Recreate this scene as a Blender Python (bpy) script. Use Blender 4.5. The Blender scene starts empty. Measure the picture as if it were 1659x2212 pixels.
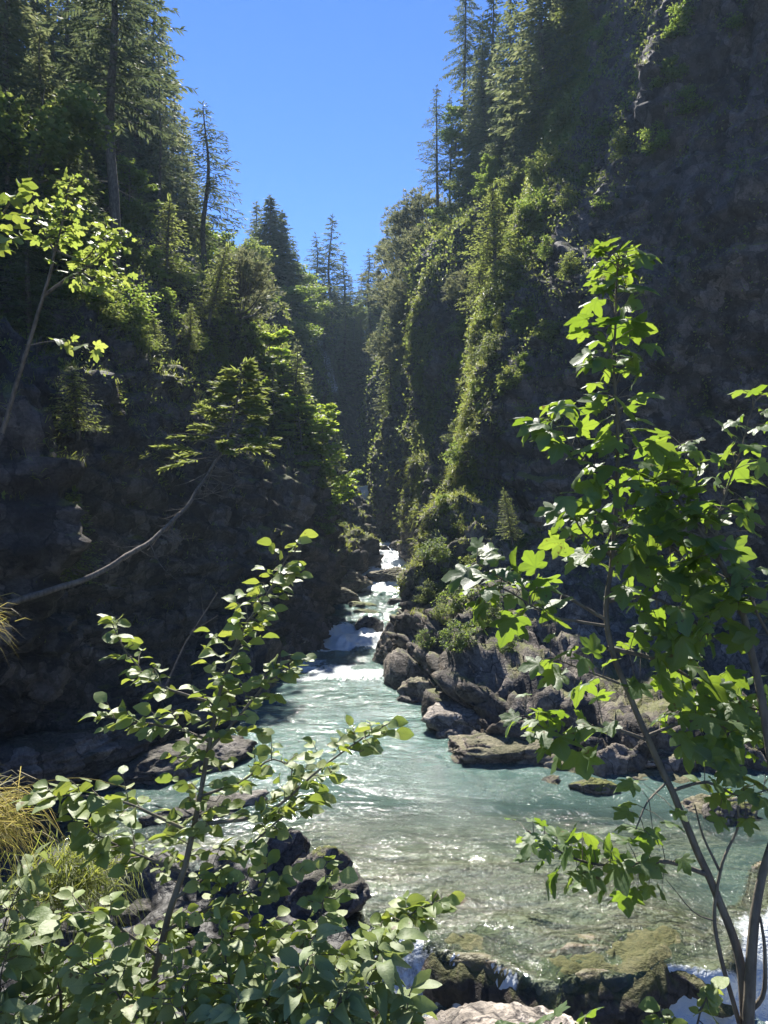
import bpy, math, random
import numpy as np
from mathutils import Vector
from mathutils.bvhtree import BVHTree
R = math.radians
rng = np.random.default_rng(7)
random.seed(7)
C = bpy.context.scene.collection
scene = bpy.context.scene

# ------------------------------------------------------------------ camera, sky, sun, exposure
CAM = np.array([0.0, 0.0, 6.0])
cam = bpy.data.cameras.new('camera'); camo = bpy.data.objects.new('camera', cam); C.objects.link(camo)
camo.location = CAM; camo.rotation_euler = (R(90), 0, 0)
cam.sensor_fit = 'VERTICAL'; cam.angle_y = 2*math.atan(512/710); cam.clip_start = 0.05; cam.clip_end = 3000
scene.camera = camo
SUN_AZ, SUN_EL = -12.0, 49.0
SUN = np.array([math.sin(R(SUN_AZ))*math.cos(R(SUN_EL)), math.cos(R(SUN_AZ))*math.cos(R(SUN_EL)), math.sin(R(SUN_EL))])
world = bpy.data.worlds.new('World'); scene.world = world; world.use_nodes = True
wn = world.node_tree; bg = wn.nodes['Background']
sky = wn.nodes.new('ShaderNodeTexSky'); sky.sky_type = 'NISHITA'; sky.sun_disc = False
sky.sun_elevation = R(SUN_EL); sky.sun_rotation = R(SUN_AZ); sky.altitude = 1100; sky.air_density = 1.0; sky.dust_density = 0.0; sky.ozone_density = 4.0
hs_ = wn.nodes.new('ShaderNodeHueSaturation'); hs_.inputs['Saturation'].default_value = 1.2; hs_.inputs['Hue'].default_value = .513; wn.links.new(sky.outputs['Color'], hs_.inputs['Color']); wn.links.new(hs_.outputs[0], bg.inputs['Color']); bg.inputs['Strength'].default_value = 0.085
sl = bpy.data.lights.new('sun', 'SUN'); sl.energy = 5.0; sl.angle = R(0.5); sl.color = (1.0, 0.95, 0.86)
so = bpy.data.objects.new('sun', sl); C.objects.link(so); so.location = (0, 0, 80)
so.rotation_euler = Vector(SUN).to_track_quat('Z', 'Y').to_euler()
scene.view_settings.view_transform = 'Standard'; scene.view_settings.look = 'None'
scene.view_settings.exposure = 1.35; scene.view_settings.gamma = 1.0
scene.cycles.max_bounces = 8; scene.cycles.transparent_max_bounces = 12
scene.cycles.diffuse_bounces = 4; scene.cycles.transmission_bounces = 4
scene.cycles.sample_clamp_indirect = 4.0

# ------------------------------------------------------------------ picture measures
def P(dx, dy, Y):            # a point seen at (dx, dy) of the 1659-wide photo, Y metres ahead
    return np.array([(dx-829.5)*Y/1534.0, Y, 6.0+(1106-dy)*Y/1534.0])

# ------------------------------------------------------------------ noise
def _h(ix, iy, iz, seed):
    n = (ix.astype(np.int64)*374761393 + iy.astype(np.int64)*668265263 + iz.astype(np.int64)*2147483647 + seed*1274126177) & 0xffffffff
    n = ((n ^ (n >> 13))*1274126177) & 0xffffffff
    n = ((n ^ (n >> 16))*2246822519) & 0xffffffff
    return ((n ^ (n >> 15)) & 0xffffff)/float(0xffffff)
def vnoise(p, seed=0):
    i = np.floor(p).astype(np.int64); f = p-i; u = f*f*f*(f*(f*6-15)+10)
    r = 0
    for a in (0, 1):
        for b in (0, 1):
            for c in (0, 1):
                w = (u[:, 0] if a else 1-u[:, 0])*(u[:, 1] if b else 1-u[:, 1])*(u[:, 2] if c else 1-u[:, 2])
                r = r + w*_h(i[:, 0]+a, i[:, 1]+b, i[:, 2]+c, seed)
    return r*2-1
def fbm(p, o=4, seed=0, lac=2.03, g=0.5):
    r = 0; a = 1.0; q = np.array(p, float)
    for k in range(o):
        r = r + a*vnoise(q, seed+k*17); q = q*lac+11.3; a *= g
    return r
def ridged(p, o=4, seed=0):
    r = 0; a = 1.0; q = np.array(p, float)
    for k in range(o):
        r = r + a*(1-2*np.abs(vnoise(q, seed+k*13))); q = q*2.1+5.7; a *= 0.5
    return r
def worley(p, seed=0):
    i = np.floor(p).astype(np.int64); f1 = np.full(len(p), 9.0); f2 = np.full(len(p), 9.0); cid = np.zeros(len(p))
    for a in (-1, 0, 1):
        for b in (-1, 0, 1):
            for c in (-1, 0, 1):
                j = i+np.array([a, b, c])
                q = j+np.stack([_h(j[:, 0], j[:, 1], j[:, 2], seed+s) for s in (1, 2, 3)], 1)
                d = np.sqrt(((q-p)**2).sum(1)); idv = _h(j[:, 0], j[:, 1], j[:, 2], seed+9)
                near = d < f1
                f2 = np.where(near, f1, np.minimum(f2, d)); cid = np.where(near, idv, cid); f1 = np.where(near, d, f1)
    return f1, f2, cid
def sstep(a, b, x):
    t = np.clip((x-a)/(b-a), 0, 1); return t*t*(3-2*t)
def unit(v):
    v = np.asarray(v, float); return v/np.maximum(np.linalg.norm(v, axis=-1, keepdims=True), 1e-9)

# ------------------------------------------------------------------ mesh helpers
class Acc:
    def __init__(s): s.v = []; s.f = []; s.n = 0; s.uv = []
    def add(s, V, F):
        s.v.append(np.asarray(V, float)); s.f.append(np.asarray(F, np.int64)+s.n); s.n += len(V)
    def mesh(s, name, mat, smooth=False, attrs=None):
        me = bpy.data.meshes.new(name)
        if s.n:
            V = np.concatenate(s.v); me.vertices.add(len(V)); me.vertices.foreach_set('co', V.astype(np.float32).ravel())
            lv = np.concatenate([f.ravel() for f in s.f]); cnt = np.concatenate([np.full(len(f), f.shape[1]) for f in s.f])
            me.loops.add(len(lv)); me.loops.foreach_set('vertex_index', lv.astype(np.int32))
            me.polygons.add(len(cnt)); st = np.concatenate([[0], np.cumsum(cnt)[:-1]])
            me.polygons.foreach_set('loop_start', st.astype(np.int32)); me.polygons.foreach_set('loop_total', cnt.astype(np.int32))
            if smooth: me.polygons.foreach_set('use_smooth', np.ones(len(cnt), bool))
            for k, a in (attrs or {}).items():
                at = me.attributes.new(k, 'FLOAT', 'POINT'); at.data.foreach_set('value', np.asarray(a, np.float32))
            me.update(calc_edges=True); me.validate()
        me.materials.append(mat)
        return me
    def obj(s, name, mat, parent=None, smooth=False, attrs=None):
        o = bpy.data.objects.new(name, s.mesh(name, mat, smooth, attrs)); C.objects.link(o)
        if parent: o.parent = parent
        return o
def tag(o, label=None, cat=None, group=None, kind=None):
    if label: o['label'] = label
    if cat: o['category'] = cat
    if group: o['group'] = group
    if kind: o['kind'] = kind
    return o
def thing(name, label, cat, loc=(0, 0, 0), rz=0, group=None):
    o = bpy.data.objects.new(name, None); C.objects.link(o); o.location = loc; o.rotation_euler = (0, 0, rz)
    o.empty_display_size = 0.2
    return tag(o, label, cat, group)
def dup(root, loc, rot=(0, 0, 0), scale=1.0, label=None, group=None):
    r = root.copy(); C.objects.link(r); r.location = loc; r.rotation_euler = rot
    r.scale = scale if hasattr(scale, '__len__') else (scale,)*3
    if label: r['label'] = label
    if group: r['group'] = group
    for ch in list(root.children):
        c = ch.copy(); C.objects.link(c); c.parent = r
    return r
def tube(acc, pts, rad, n=7):
    pts = np.asarray(pts, float); rad = np.broadcast_to(np.asarray(rad, float), (len(pts),))
    t = np.gradient(pts, axis=0); t = unit(t)
    ref = np.array([0.31, 0.83, 0.46]); u = unit(np.cross(t, ref)); w = np.cross(t, u)
    a = np.arange(n)/n*2*np.pi
    V = pts[:, None]+rad[:, None, None]*(np.cos(a)[None, :, None]*u[:, None]+np.sin(a)[None, :, None]*w[:, None])
    V = V.reshape(-1, 3); m = len(pts); i = np.arange(m-1)[:, None]*n; j = np.arange(n)[None]
    F = np.stack([i+j, i+(j+1) % n, i+n+(j+1) % n, i+n+j], -1).reshape(-1, 4)
    acc.add(V, F)
    acc.add(np.vstack([V[-n:], pts[-1]+t[-1]*rad[-1]]), [[k, (k+1) % n, n] for k in range(n)])
def spline(pts, n):          # smooth polyline through points
    pts = np.asarray(pts, float); m = len(pts)
    if m == 2: return pts[0]+(pts[1]-pts[0])*np.linspace(0, 1, n)[:, None]
    q = np.vstack([2*pts[0]-pts[1], pts, 2*pts[-1]-pts[-2]])
    out = []
    for s in np.linspace(0, m-1-1e-6, n):
        k = int(s); t = s-k; a, b, c, d = q[k:k+4]
        out.append(0.5*(2*b+(c-a)*t+(2*a-5*b+4*c-d)*t*t+(3*b-a-3*c+d)*t**3))
    return np.array(out)

# ------------------------------------------------------------------ materials
def mat(name):
    m = bpy.data.materials.new(name); m.use_nodes = True
    nt = m.node_tree; nt.nodes.clear(); out = nt.nodes.new('ShaderNodeOutputMaterial')
    return m, nt, out
def nd(nt, t, **kw):
    n = nt.nodes.new(t)
    for k, v in kw.items():
        if k in n.inputs: n.inputs[k].default_value = v
        else: setattr(n, k, v)
    return n
def ramp(nt, src, stops, interp='LINEAR'):
    r = nt.nodes.new('ShaderNodeValToRGB'); r.color_ramp.interpolation = interp
    el = r.color_ramp.elements
    while len(el) < len(stops): el.new(0.5)
    for e, (p, c) in zip(el, stops):
        e.position = p; e.color = (*(c if hasattr(c, '__len__') else (c,)*3), 1)
    nt.links.new(src, r.inputs[0]); return r.outputs[0]
def noise(nt, vec, scale, detail=4, rough=0.55):
    n = nd(nt, 'ShaderNodeTexNoise', Scale=scale, Detail=detail, Roughness=rough)
    nt.links.new(vec, n.inputs['Vector']); return n.outputs[0]
def mixc(nt, fac, a, b, mode='MIX'):
    m = nt.nodes.new('ShaderNodeMix'); m.data_type = 'RGBA'; m.blend_type = mode
    for s, v in ((m.inputs[0], fac), (m.inputs[6], a), (m.inputs[7], b)):
        if hasattr(v, 'is_linked') or hasattr(v, 'links'): nt.links.new(v, s)
        elif hasattr(v, '__len__'): s.default_value = (*v, 1)
        else: s.default_value = v
    return m.outputs[2]
def mth(nt, op, a, b=0.0, clamp=False):
    m = nt.nodes.new('ShaderNodeMath'); m.operation = op; m.use_clamp = clamp
    for s, v in ((m.inputs[0], a), (m.inputs[1], b)):
        if hasattr(v, 'links'): nt.links.new(v, s)
        else: s.default_value = v
    return m.outputs[0]

def leaf_mat(name, cols, trans, rough=0.42, tf=0.42, spec=0.5, bump=False, veins=None):
    m, nt, out = mat(name); L = nt.links
    geo = nt.nodes.new('ShaderNodeNewGeometry')
    rnd = geo.outputs['Random Per Island']
    n = len(cols)
    col = ramp(nt, rnd, [(i/(n-1), c) for i, c in enumerate(cols)])
    tc = ramp(nt, rnd, [(i/(len(trans)-1), c) for i, c in enumerate(trans)])
    if veins:
        lu = nd(nt, 'ShaderNodeAttribute', attribute_name='lu').outputs['Fac']; lv = nd(nt, 'ShaderNodeAttribute', attribute_name='lv').outputs['Fac']
        al = mth(nt, 'ABSOLUTE', lu)
        if veins == 'ovate':
            vm = mth(nt, 'LESS_THAN', al, .014)
            sv = mth(nt, 'LESS_THAN', mth(nt, 'FRACT', mth(nt, 'MULTIPLY', mth(nt, 'SUBTRACT', lv, mth(nt, 'MULTIPLY', al, .75)), 9.0)), .16)
            vm = mth(nt, 'MAXIMUM', vm, mth(nt, 'MULTIPLY', sv, .6))
        else:
            vm = 0.0
            for ak in (0, .66, 1.45):
                d_ = mth(nt, 'ABSOLUTE', mth(nt, 'SUBTRACT', mth(nt, 'MULTIPLY', al, math.cos(ak)), mth(nt, 'MULTIPLY', mth(nt, 'SUBTRACT', lv, .04), math.sin(ak))))
                f_ = mth(nt, 'GREATER_THAN', mth(nt, 'ADD', mth(nt, 'MULTIPLY', al, math.sin(ak)), mth(nt, 'MULTIPLY', lv, math.cos(ak))), .02)
                vm = mth(nt, 'MAXIMUM', vm, mth(nt, 'MULTIPLY', f_, mth(nt, 'LESS_THAN', d_, .014)))
            sv = mth(nt, 'LESS_THAN', mth(nt, 'FRACT', mth(nt, 'MULTIPLY', mth(nt, 'SUBTRACT', lv, mth(nt, 'MULTIPLY', al, .55)), 8.0)), .14)
            vm = mth(nt, 'MAXIMUM', vm, mth(nt, 'MULTIPLY', sv, .35))
        tx_ = nt.nodes.new('ShaderNodeTexCoord'); nz_ = noise(nt, tx_.outputs['Object'], 38, 3); nz2 = noise(nt, tx_.outputs['Object'], 7, 2)
        col = mixc(nt, 1.0, col, ramp(nt, nz2, [(.3, .75), (.7, 1.25)]), 'MULTIPLY')
        col = mixc(nt, mth(nt, 'MULTIPLY', vm, .45), col, (.26, .32, .13))
        blot = ramp(nt, mth(nt, 'ADD', nz_, mth(nt, 'MULTIPLY', rnd, .12)), [(.74, 0), (.78, .85)])
        col = mixc(nt, blot, col, (.13, .085, .03)); tc = mixc(nt, blot, tc, (.12, .07, .02))
        tc = mixc(nt, mth(nt, 'MULTIPLY', vm, .5), tc, (.10, .17, .02))
    p = nd(nt, 'ShaderNodeBsdfPrincipled'); p.inputs['Roughness'].default_value = rough
    p.inputs['Specular IOR Level'].default_value = spec
    L.new(col, p.inputs['Base Color'])
    t = nd(nt, 'ShaderNodeBsdfTranslucent'); L.new(tc, t.inputs['Color'])
    if bump:
        tex = nt.nodes.new('ShaderNodeTexCoord')
        b = nd(nt, 'ShaderNodeBump', Strength=0.35, Distance=0.004); L.new(noise(nt, tex.outputs['Object'], 90, 2), b.inputs['Height'])
        L.new(b.outputs[0], p.inputs['Normal'])
    mx = nt.nodes.new('ShaderNodeMixShader'); mx.inputs[0].default_value = tf
    L.new(p.outputs[0], mx.inputs[1]); L.new(t.outputs[0], mx.inputs[2]); L.new(mx.outputs[0], out.inputs[0])
    return m
M = {}
M['spruce'] = leaf_mat('spruce_needles', [(.05, .075, .045), (.08, .105, .06), (.11, .13, .07), (.065, .085, .06)], [(.17, .21, .08), (.28, .30, .13)], .65, .45, .25)
M['spruce_dark'] = leaf_mat('dark_spruce_needles', [(.035, .055, .04), (.055, .08, .05), (.07, .095, .055)], [(.10, .14, .06), (.18, .21, .09)], .65, .4, .25)
M['spruce_light'] = leaf_mat('light_spruce_needles', [(.08, .11, .045), (.11, .15, .055), (.14, .17, .065)], [(.26, .32, .07), (.36, .40, .10)], .6, .5, .3)
M['pine'] = leaf_mat('pine_needles', [(.07, .095, .06), (.10, .12, .07), (.13, .14, .085)], [(.20, .23, .10), (.30, .30, .14)], .65, .42, .25)
M['broad'] = leaf_mat('broad_leaves', [(.05, .09, .035), (.075, .12, .04), (.10, .15, .045)], [(.22, .34, .05), (.38, .46, .08)], .6, .5, .3)
M['broad_bright'] = leaf_mat('bright_leaves', [(.08, .14, .035), (.11, .18, .04), (.15, .21, .05)], [(.34, .50, .05), (.52, .60, .08)], .55, .55, .35)
M['shrub'] = leaf_mat('shrub_leaves', [(.055, .09, .04), (.085, .12, .045), (.12, .15, .055)], [(.22, .30, .06), (.36, .40, .09)], .65, .48, .25)
M['maple'] = leaf_mat('maple_leaves', [(.045, .085, .04), (.065, .11, .05), (.085, .135, .065)], [(.24, .38, .03), (.38, .52, .05)], .52, .42, .5, True, 'palmate')
M['maple_far'] = leaf_mat('sapling_leaves', [(.10, .16, .04), (.14, .20, .05)], [(.34, .44, .07), (.48, .54, .11)], .5, .5, .4, False, 'palmate')
M['alder'] = leaf_mat('alder_leaves', [(.12, .175, .055), (.155, .21, .07), (.20, .25, .10), (.25, .285, .14)], [(.26, .35, .05), (.46, .52, .07)], .52, .38, .5, True, 'ovate')
M['willow'] = leaf_mat('willow_leaves', [(.15, .20, .09), (.19, .24, .11), (.24, .28, .15)], [(.26, .34, .09), (.36, .42, .11)], .55, .34, .4, True, 'ovate')
M['grass'] = leaf_mat('cliff_grass_blades', [(.07, .10, .03), (.11, .14, .04), (.15, .17, .05)], [(.26, .32, .05), (.42, .44, .09)], .5, .5, .3)
M['gold'] = leaf_mat('dry_grass_blades', [(.14, .15, .05), (.22, .19, .08), (.30, .24, .11)], [(.36, .36, .08), (.60, .48, .16)], .5, .5, .3)
def bark_mat(name, a, b, sc=14):
    m, nt, out = mat(name); L = nt.links
    tex = nt.nodes.new('ShaderNodeTexCoord'); mp = nd(nt, 'ShaderNodeMapping', Scale=(1, 1, .35)); L.new(tex.outputs['Object'], mp.inputs[0])
    n1 = noise(nt, mp.outputs[0], sc, 5); p = nd(nt, 'ShaderNodeBsdfPrincipled', Roughness=.85)
    L.new(ramp(nt, n1, [(.35, a), (.65, b)]), p.inputs['Base Color'])
    bu = nd(nt, 'ShaderNodeBump', Strength=.6, Distance=.02); L.new(n1, bu.inputs['Height']); L.new(bu.outputs[0], p.inputs['Normal'])
    L.new(p.outputs[0], out.inputs[0]); return m
M['bark'] = bark_mat('spruce_bark', (.05, .045, .04), (.13, .115, .10))
M['bark_grey'] = bark_mat('smooth_grey_bark', (.09, .075, .06), (.17, .145, .11), 30)
M['bark_mid'] = bark_mat('grey_brown_bark', (.06, .05, .04), (.17, .14, .115), 18)
M['bark_pale'] = bark_mat('pale_weathered_bark', (.17, .15, .12), (.34, .30, .25), 18)

def rock_mat(name, base, dark, light, moss_amt=1.0, wet=False, shift=0.0, bare=.75):
    m, nt, out = mat(name); L = nt.links
    tex = nt.nodes.new('ShaderNodeTexCoord'); o = tex.outputs['Object']
    geo = nt.nodes.new('ShaderNodeNewGeometry')
    n1 = noise(nt, o, .35, 6, .6); n2 = noise(nt, o, 2.3, 6, .62); n3 = noise(nt, o, 14, 5, .65)
    c = ramp(nt, n2, [(.28, dark), (.5, base), (.72, light)])
    c = mixc(nt, mth(nt, 'MULTIPLY', n1, .7), c, mixc(nt, .5, c, (.20, .15, .13)), 'MIX')
    mp = nd(nt, 'ShaderNodeMapping', Rotation=(.12, .25, 0), Scale=(.5, .5, 5.0)); L.new(o, mp.inputs[0])
    st = noise(nt, mp.outputs[0], 1.4, 5, .6)
    c = mixc(nt, ramp(nt, st, [(.42, .0), (.5, .35), (.56, .0)]), c, (.05, .05, .05))
    wv = nd(nt, 'ShaderNodeTexNoise', Scale=1.7, Detail=4); L.new(o, wv.inputs['Vector'])
    wa = nt.nodes.new('ShaderNodeVectorMath'); wa.operation = 'MULTIPLY_ADD'; L.new(wv.outputs['Color'], wa.inputs[0]); wa.inputs[1].default_value = (.9, .9, .9); L.new(o, wa.inputs[2])
    ms = nd(nt, 'ShaderNodeMapping', Rotation=(.35, .5, .2), Scale=(1, 1, .62)); L.new(wa.outputs[0], ms.inputs[0])
    fa = nd(nt, 'ShaderNodeTexVoronoi', Scale=1.25); L.new(ms.outputs[0], fa.inputs['Vector'])
    fb = nd(nt, 'ShaderNodeTexVoronoi', Scale=3.6); L.new(ms.outputs[0], fb.inputs['Vector'])
    sa = nt.nodes.new('ShaderNodeSeparateColor'); L.new(fa.outputs['Color'], sa.inputs[0]); sb = nt.nodes.new('ShaderNodeSeparateColor'); L.new(fb.outputs['Color'], sb.inputs[0])
    tone = mth(nt, 'MULTIPLY', mth(nt, 'ADD', mth(nt, 'MULTIPLY', sa.outputs[0], .9), .5), mth(nt, 'ADD', mth(nt, 'MULTIPLY', sb.outputs[1], .8), .6))
    tone = mth(nt, 'MULTIPLY', tone, ramp(nt, n3, [(.3, .55), (.7, 1.4)]))
    if name == 'gorge_limestone':       # flood scoured, paler and browner near the water
        pz0 = nt.nodes.new('ShaderNodeSeparateXYZ'); L.new(o, pz0.inputs[0])
        lowm = mth(nt, 'MULTIPLY', mth(nt, 'SUBTRACT', mth(nt, 'ADD', 5.0, mth(nt, 'MULTIPLY', n1, 3.0)), pz0.outputs[2], True), bare)
        c = mixc(nt, lowm, c, ramp(nt, n2, [(.3, (.05, .042, .035)), (.5, (.14, .118, .095)), (.72, (.24, .21, .175))]))
    tn = nt.nodes.new('ShaderNodeCombineColor'); [L.new(tone, tn.inputs[k]) for k in range(3)]
    c = mixc(nt, 1.0, c, tn.outputs[0], 'MULTIPLY')
    vo = nd(nt, 'ShaderNodeTexVoronoi', feature='DISTANCE_TO_EDGE', Scale=1.25); L.new(ms.outputs[0], vo.inputs['Vector'])
    c = mixc(nt, ramp(nt, vo.outputs[0], [(.0, .8), (.035, .0)]), c, (.012, .012, .014))
    cr = ramp(nt, vo.outputs[0], [(0, 0), (.05, 1)])
    sx = nt.nodes.new('ShaderNodeSeparateXYZ'); L.new(geo.outputs['Normal'], sx.inputs[0])
    up = mth(nt, 'ADD', sx.outputs[2], mth(nt, 'MULTIPLY', mth(nt, 'SUBTRACT', n2, .5), 1.3))
    up = mth(nt, 'ADD', up, mth(nt, 'MULTIPLY', mth(nt, 'SUBTRACT', n1, .5), 1.2))
    if name == 'gorge_limestone':       # the lowest rock is scoured bare by floods
        pz = nt.nodes.new('ShaderNodeSeparateXYZ'); L.new(o, pz.inputs[0])
        up = mth(nt, 'SUBTRACT', up, mth(nt, 'MULTIPLY', mth(nt, 'SUBTRACT', 4.5, pz.outputs[2], True), .22))
    mk = ramp(nt, up, [(.62-shift, 0), (.85-shift, moss_amt)])
    mcol = ramp(nt, n3, [(.3, (.045, .06, .015)), (.5, (.10, .11, .025)), (.7, (.15, .15, .045))])
    c = mixc(nt, mk, c, mcol)
    p = nd(nt, 'ShaderNodeBsdfPrincipled', Roughness=.8); L.new(c, p.inputs['Base Color'])
    p.inputs['Specular IOR Level'].default_value = .3
    h = mth(nt, 'ADD', mth(nt, 'MULTIPLY', n2, .5), mth(nt, 'MULTIPLY', n3, .22)); h = mth(nt, 'ADD', h, mth(nt, 'MULTIPLY', st, .35))
    h = mth(nt, 'ADD', h, mth(nt, 'ADD', mth(nt, 'MULTIPLY', cr, .05), mth(nt, 'MULTIPLY', sb.outputs[0], .10)))
    bu = nd(nt, 'ShaderNodeBump', Strength=.9, Distance=.22); L.new(h, bu.inputs['Height']); L.new(bu.outputs[0], p.inputs['Normal'])
    L.new(p.outputs[0], out.inputs[0]); return m
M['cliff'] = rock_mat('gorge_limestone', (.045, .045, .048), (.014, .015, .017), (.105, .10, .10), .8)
M['cliff_shaded'] = rock_mat('gorge_limestone', (.036, .035, .036), (.011, .011, .012), (.085, .08, .078), .8, bare=.22)  # limestone toned down: shade of the left and head walls put into its colour
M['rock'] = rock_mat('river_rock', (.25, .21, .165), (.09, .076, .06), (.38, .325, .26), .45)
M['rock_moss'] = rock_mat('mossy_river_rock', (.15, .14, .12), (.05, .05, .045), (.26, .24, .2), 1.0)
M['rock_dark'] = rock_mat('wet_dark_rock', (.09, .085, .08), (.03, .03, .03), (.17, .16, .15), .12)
M['slab'] = rock_mat('pale_slab_rock', (.34, .30, .25), (.18, .155, .13), (.46, .41, .36), .0)

# ------------------------------------------------------------------ the gorge: cliff walls lofted between vertical profiles
Z0, Z1 = -3.0, 62.0
def wall(name, label, cols, res, seed, amp=1.0, matl='cliff'):
    # each profile: points (x, y, z) with rising z; between profiles a smooth loft, then real relief from noise
    zl = np.concatenate([np.arange(Z0, -.6, .3), np.arange(-.6, 4.2, .06), np.arange(4.2, 14, res), np.arange(14, 30, res*1.3), np.arange(30, Z1+1, res*2.2)])
    prof = []
    for c in cols:
        c = np.array(sorted([tuple(q) for q in c], key=lambda q: q[2]))
        prof.append(np.stack([np.interp(zl, c[:, 2], c[:, 0]), np.interp(zl, c[:, 2], c[:, 1]), np.minimum(zl, c[-1, 2])], 1))
    prof = np.array(prof)                                  # columns x levels x 3
    k = np.ones(5)/5
    for i in range(len(prof)):
        for d in (0, 1):
            q = np.pad(prof[i, :, d], 2, mode='edge'); prof[i, :, d] = np.convolve(q, k, 'valid')
    rows = []; ci = []
    for i in range(len(prof)-1):
        a, b = prof[i], prof[i+1]; pa = prof[max(i-1, 0)]; pb = prof[min(i+2, len(prof)-1)]
        near = zl < 26
        n = max(3, int(np.ceil(np.percentile(np.linalg.norm(a-b, axis=1)[near], 70)/res)))
        for t in np.arange(n)/n:
            lin = a+(b-a)*t
            cr = 0.5*(2*a+(b-pa)*t+(2*pa-5*a+4*b-pb)*t*t+(3*a-pa-3*b+pb)*t**3)
            rows.append(lin*.55+cr*.45); ci.append(i+t)
    rows.append(prof[-1]); ci.append(len(prof)-1)
    G = np.array(rows); ns, nz = G.shape[:2]
    ds = np.gradient(G, axis=0); dz = np.gradient(G, axis=1); N = unit(np.cross(dz, ds))
    p = G.reshape(-1, 3); N = N.reshape(-1, 3)
    w = p+0.8*np.stack([vnoise(p*.35, seed+50), vnoise(p*.35, seed+51), vnoise(p*.35, seed+52)], 1)
    big = fbm(w*.13, 3, seed)*.9+fbm(w*np.array([.3, .3, .07]), 3, seed+4)*.55
    rid = ridged(w*np.array([.36, .36, .15]), 5, seed+5)*.38
    tilt = p[:, 2]+.22*p[:, 0]+.12*p[:, 1]+.5*fbm(p*.25, 2, seed+8)
    s = tilt*1.25; fs = s-np.floor(s); strata = (np.minimum(fs*1.3, 1.0)-.5)*(.12+.26*_h(np.floor(s), np.zeros_like(s), np.zeros_like(s), seed+3))
    f1, f2, cid = worley(w*np.array([.75, .75, .95]), seed+20)
    blk = (cid-.5)*.46-.16*np.exp(-((f2-f1)/.09)**2)
    f1, f2, cid = worley(w*2.1, seed+40); lowz = sstep(7, 3, p[:, 2]); blk2 = (cid-.5)*(.20+.13*lowz)-.10*lowz*np.exp(-((f2-f1)/.10)**2)
    fine = fbm(p*2.6, 4, seed+30)*.11
    d = amp*(big+rid+strata+blk+blk2+fine)
    p = p+N*d[:, None]
    idx = np.arange(ns*nz).reshape(ns, nz)
    F = np.stack([idx[:-1, :-1], idx[:-1, 1:], idx[1:, 1:], idx[1:, :-1]], -1).reshape(-1, 4)
    a = Acc(); a.add(p, F); o = a.obj(name, M[matl]); tag(o, label, kind='structure')
    bvh = BVHTree.FromPolygons([tuple(v) for v in p], [tuple(f) for f in F])
    return dict(o=o, p=p.reshape(ns, nz, 3), bvh=bvh, ci=np.array(ci))

# seam profiles shared by neighbouring walls
B_R = [(-1.0, 71, 5), (-.6, 74, 8), P(800, 1000, 84), P(800, 850, 90), P(805, 700, 95), (0.5, 104, 36), (4, 125, 60)]
B_L = [(-3.2, 71, 5), P(765, 1050, 72), P(720, 900, 80), P(700, 800, 85), P(660, 700, 92), P(640, 640, 98), (-16, 116, 50), (-20, 135, 62)]
def cap(z, out, *pts):       # the profile stops at height z, where a wooded shelf runs back along out
    c = np.array(sorted([tuple(q) for q in pts], key=lambda q: q[2])); x = np.interp(z, c[:, 2], c[:, 0]); y = np.interp(z, c[:, 2], c[:, 1])
    return [tuple(q) for q in c if q[2] < z]+[(x, y, z), (x+out[0]*26, y+out[1]*26, z+1.6), (x+out[0]*70, y+out[1]*70, z+3)]
E = (.6, .8); Wd = (-.75, .66); NE = (.5, .87); NW = (-.4, .9)
B_Rc = cap(31, (0, 1), *B_R[:-1]); B_Lc = cap(31, (0, 1), *B_L[:-2])
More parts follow.
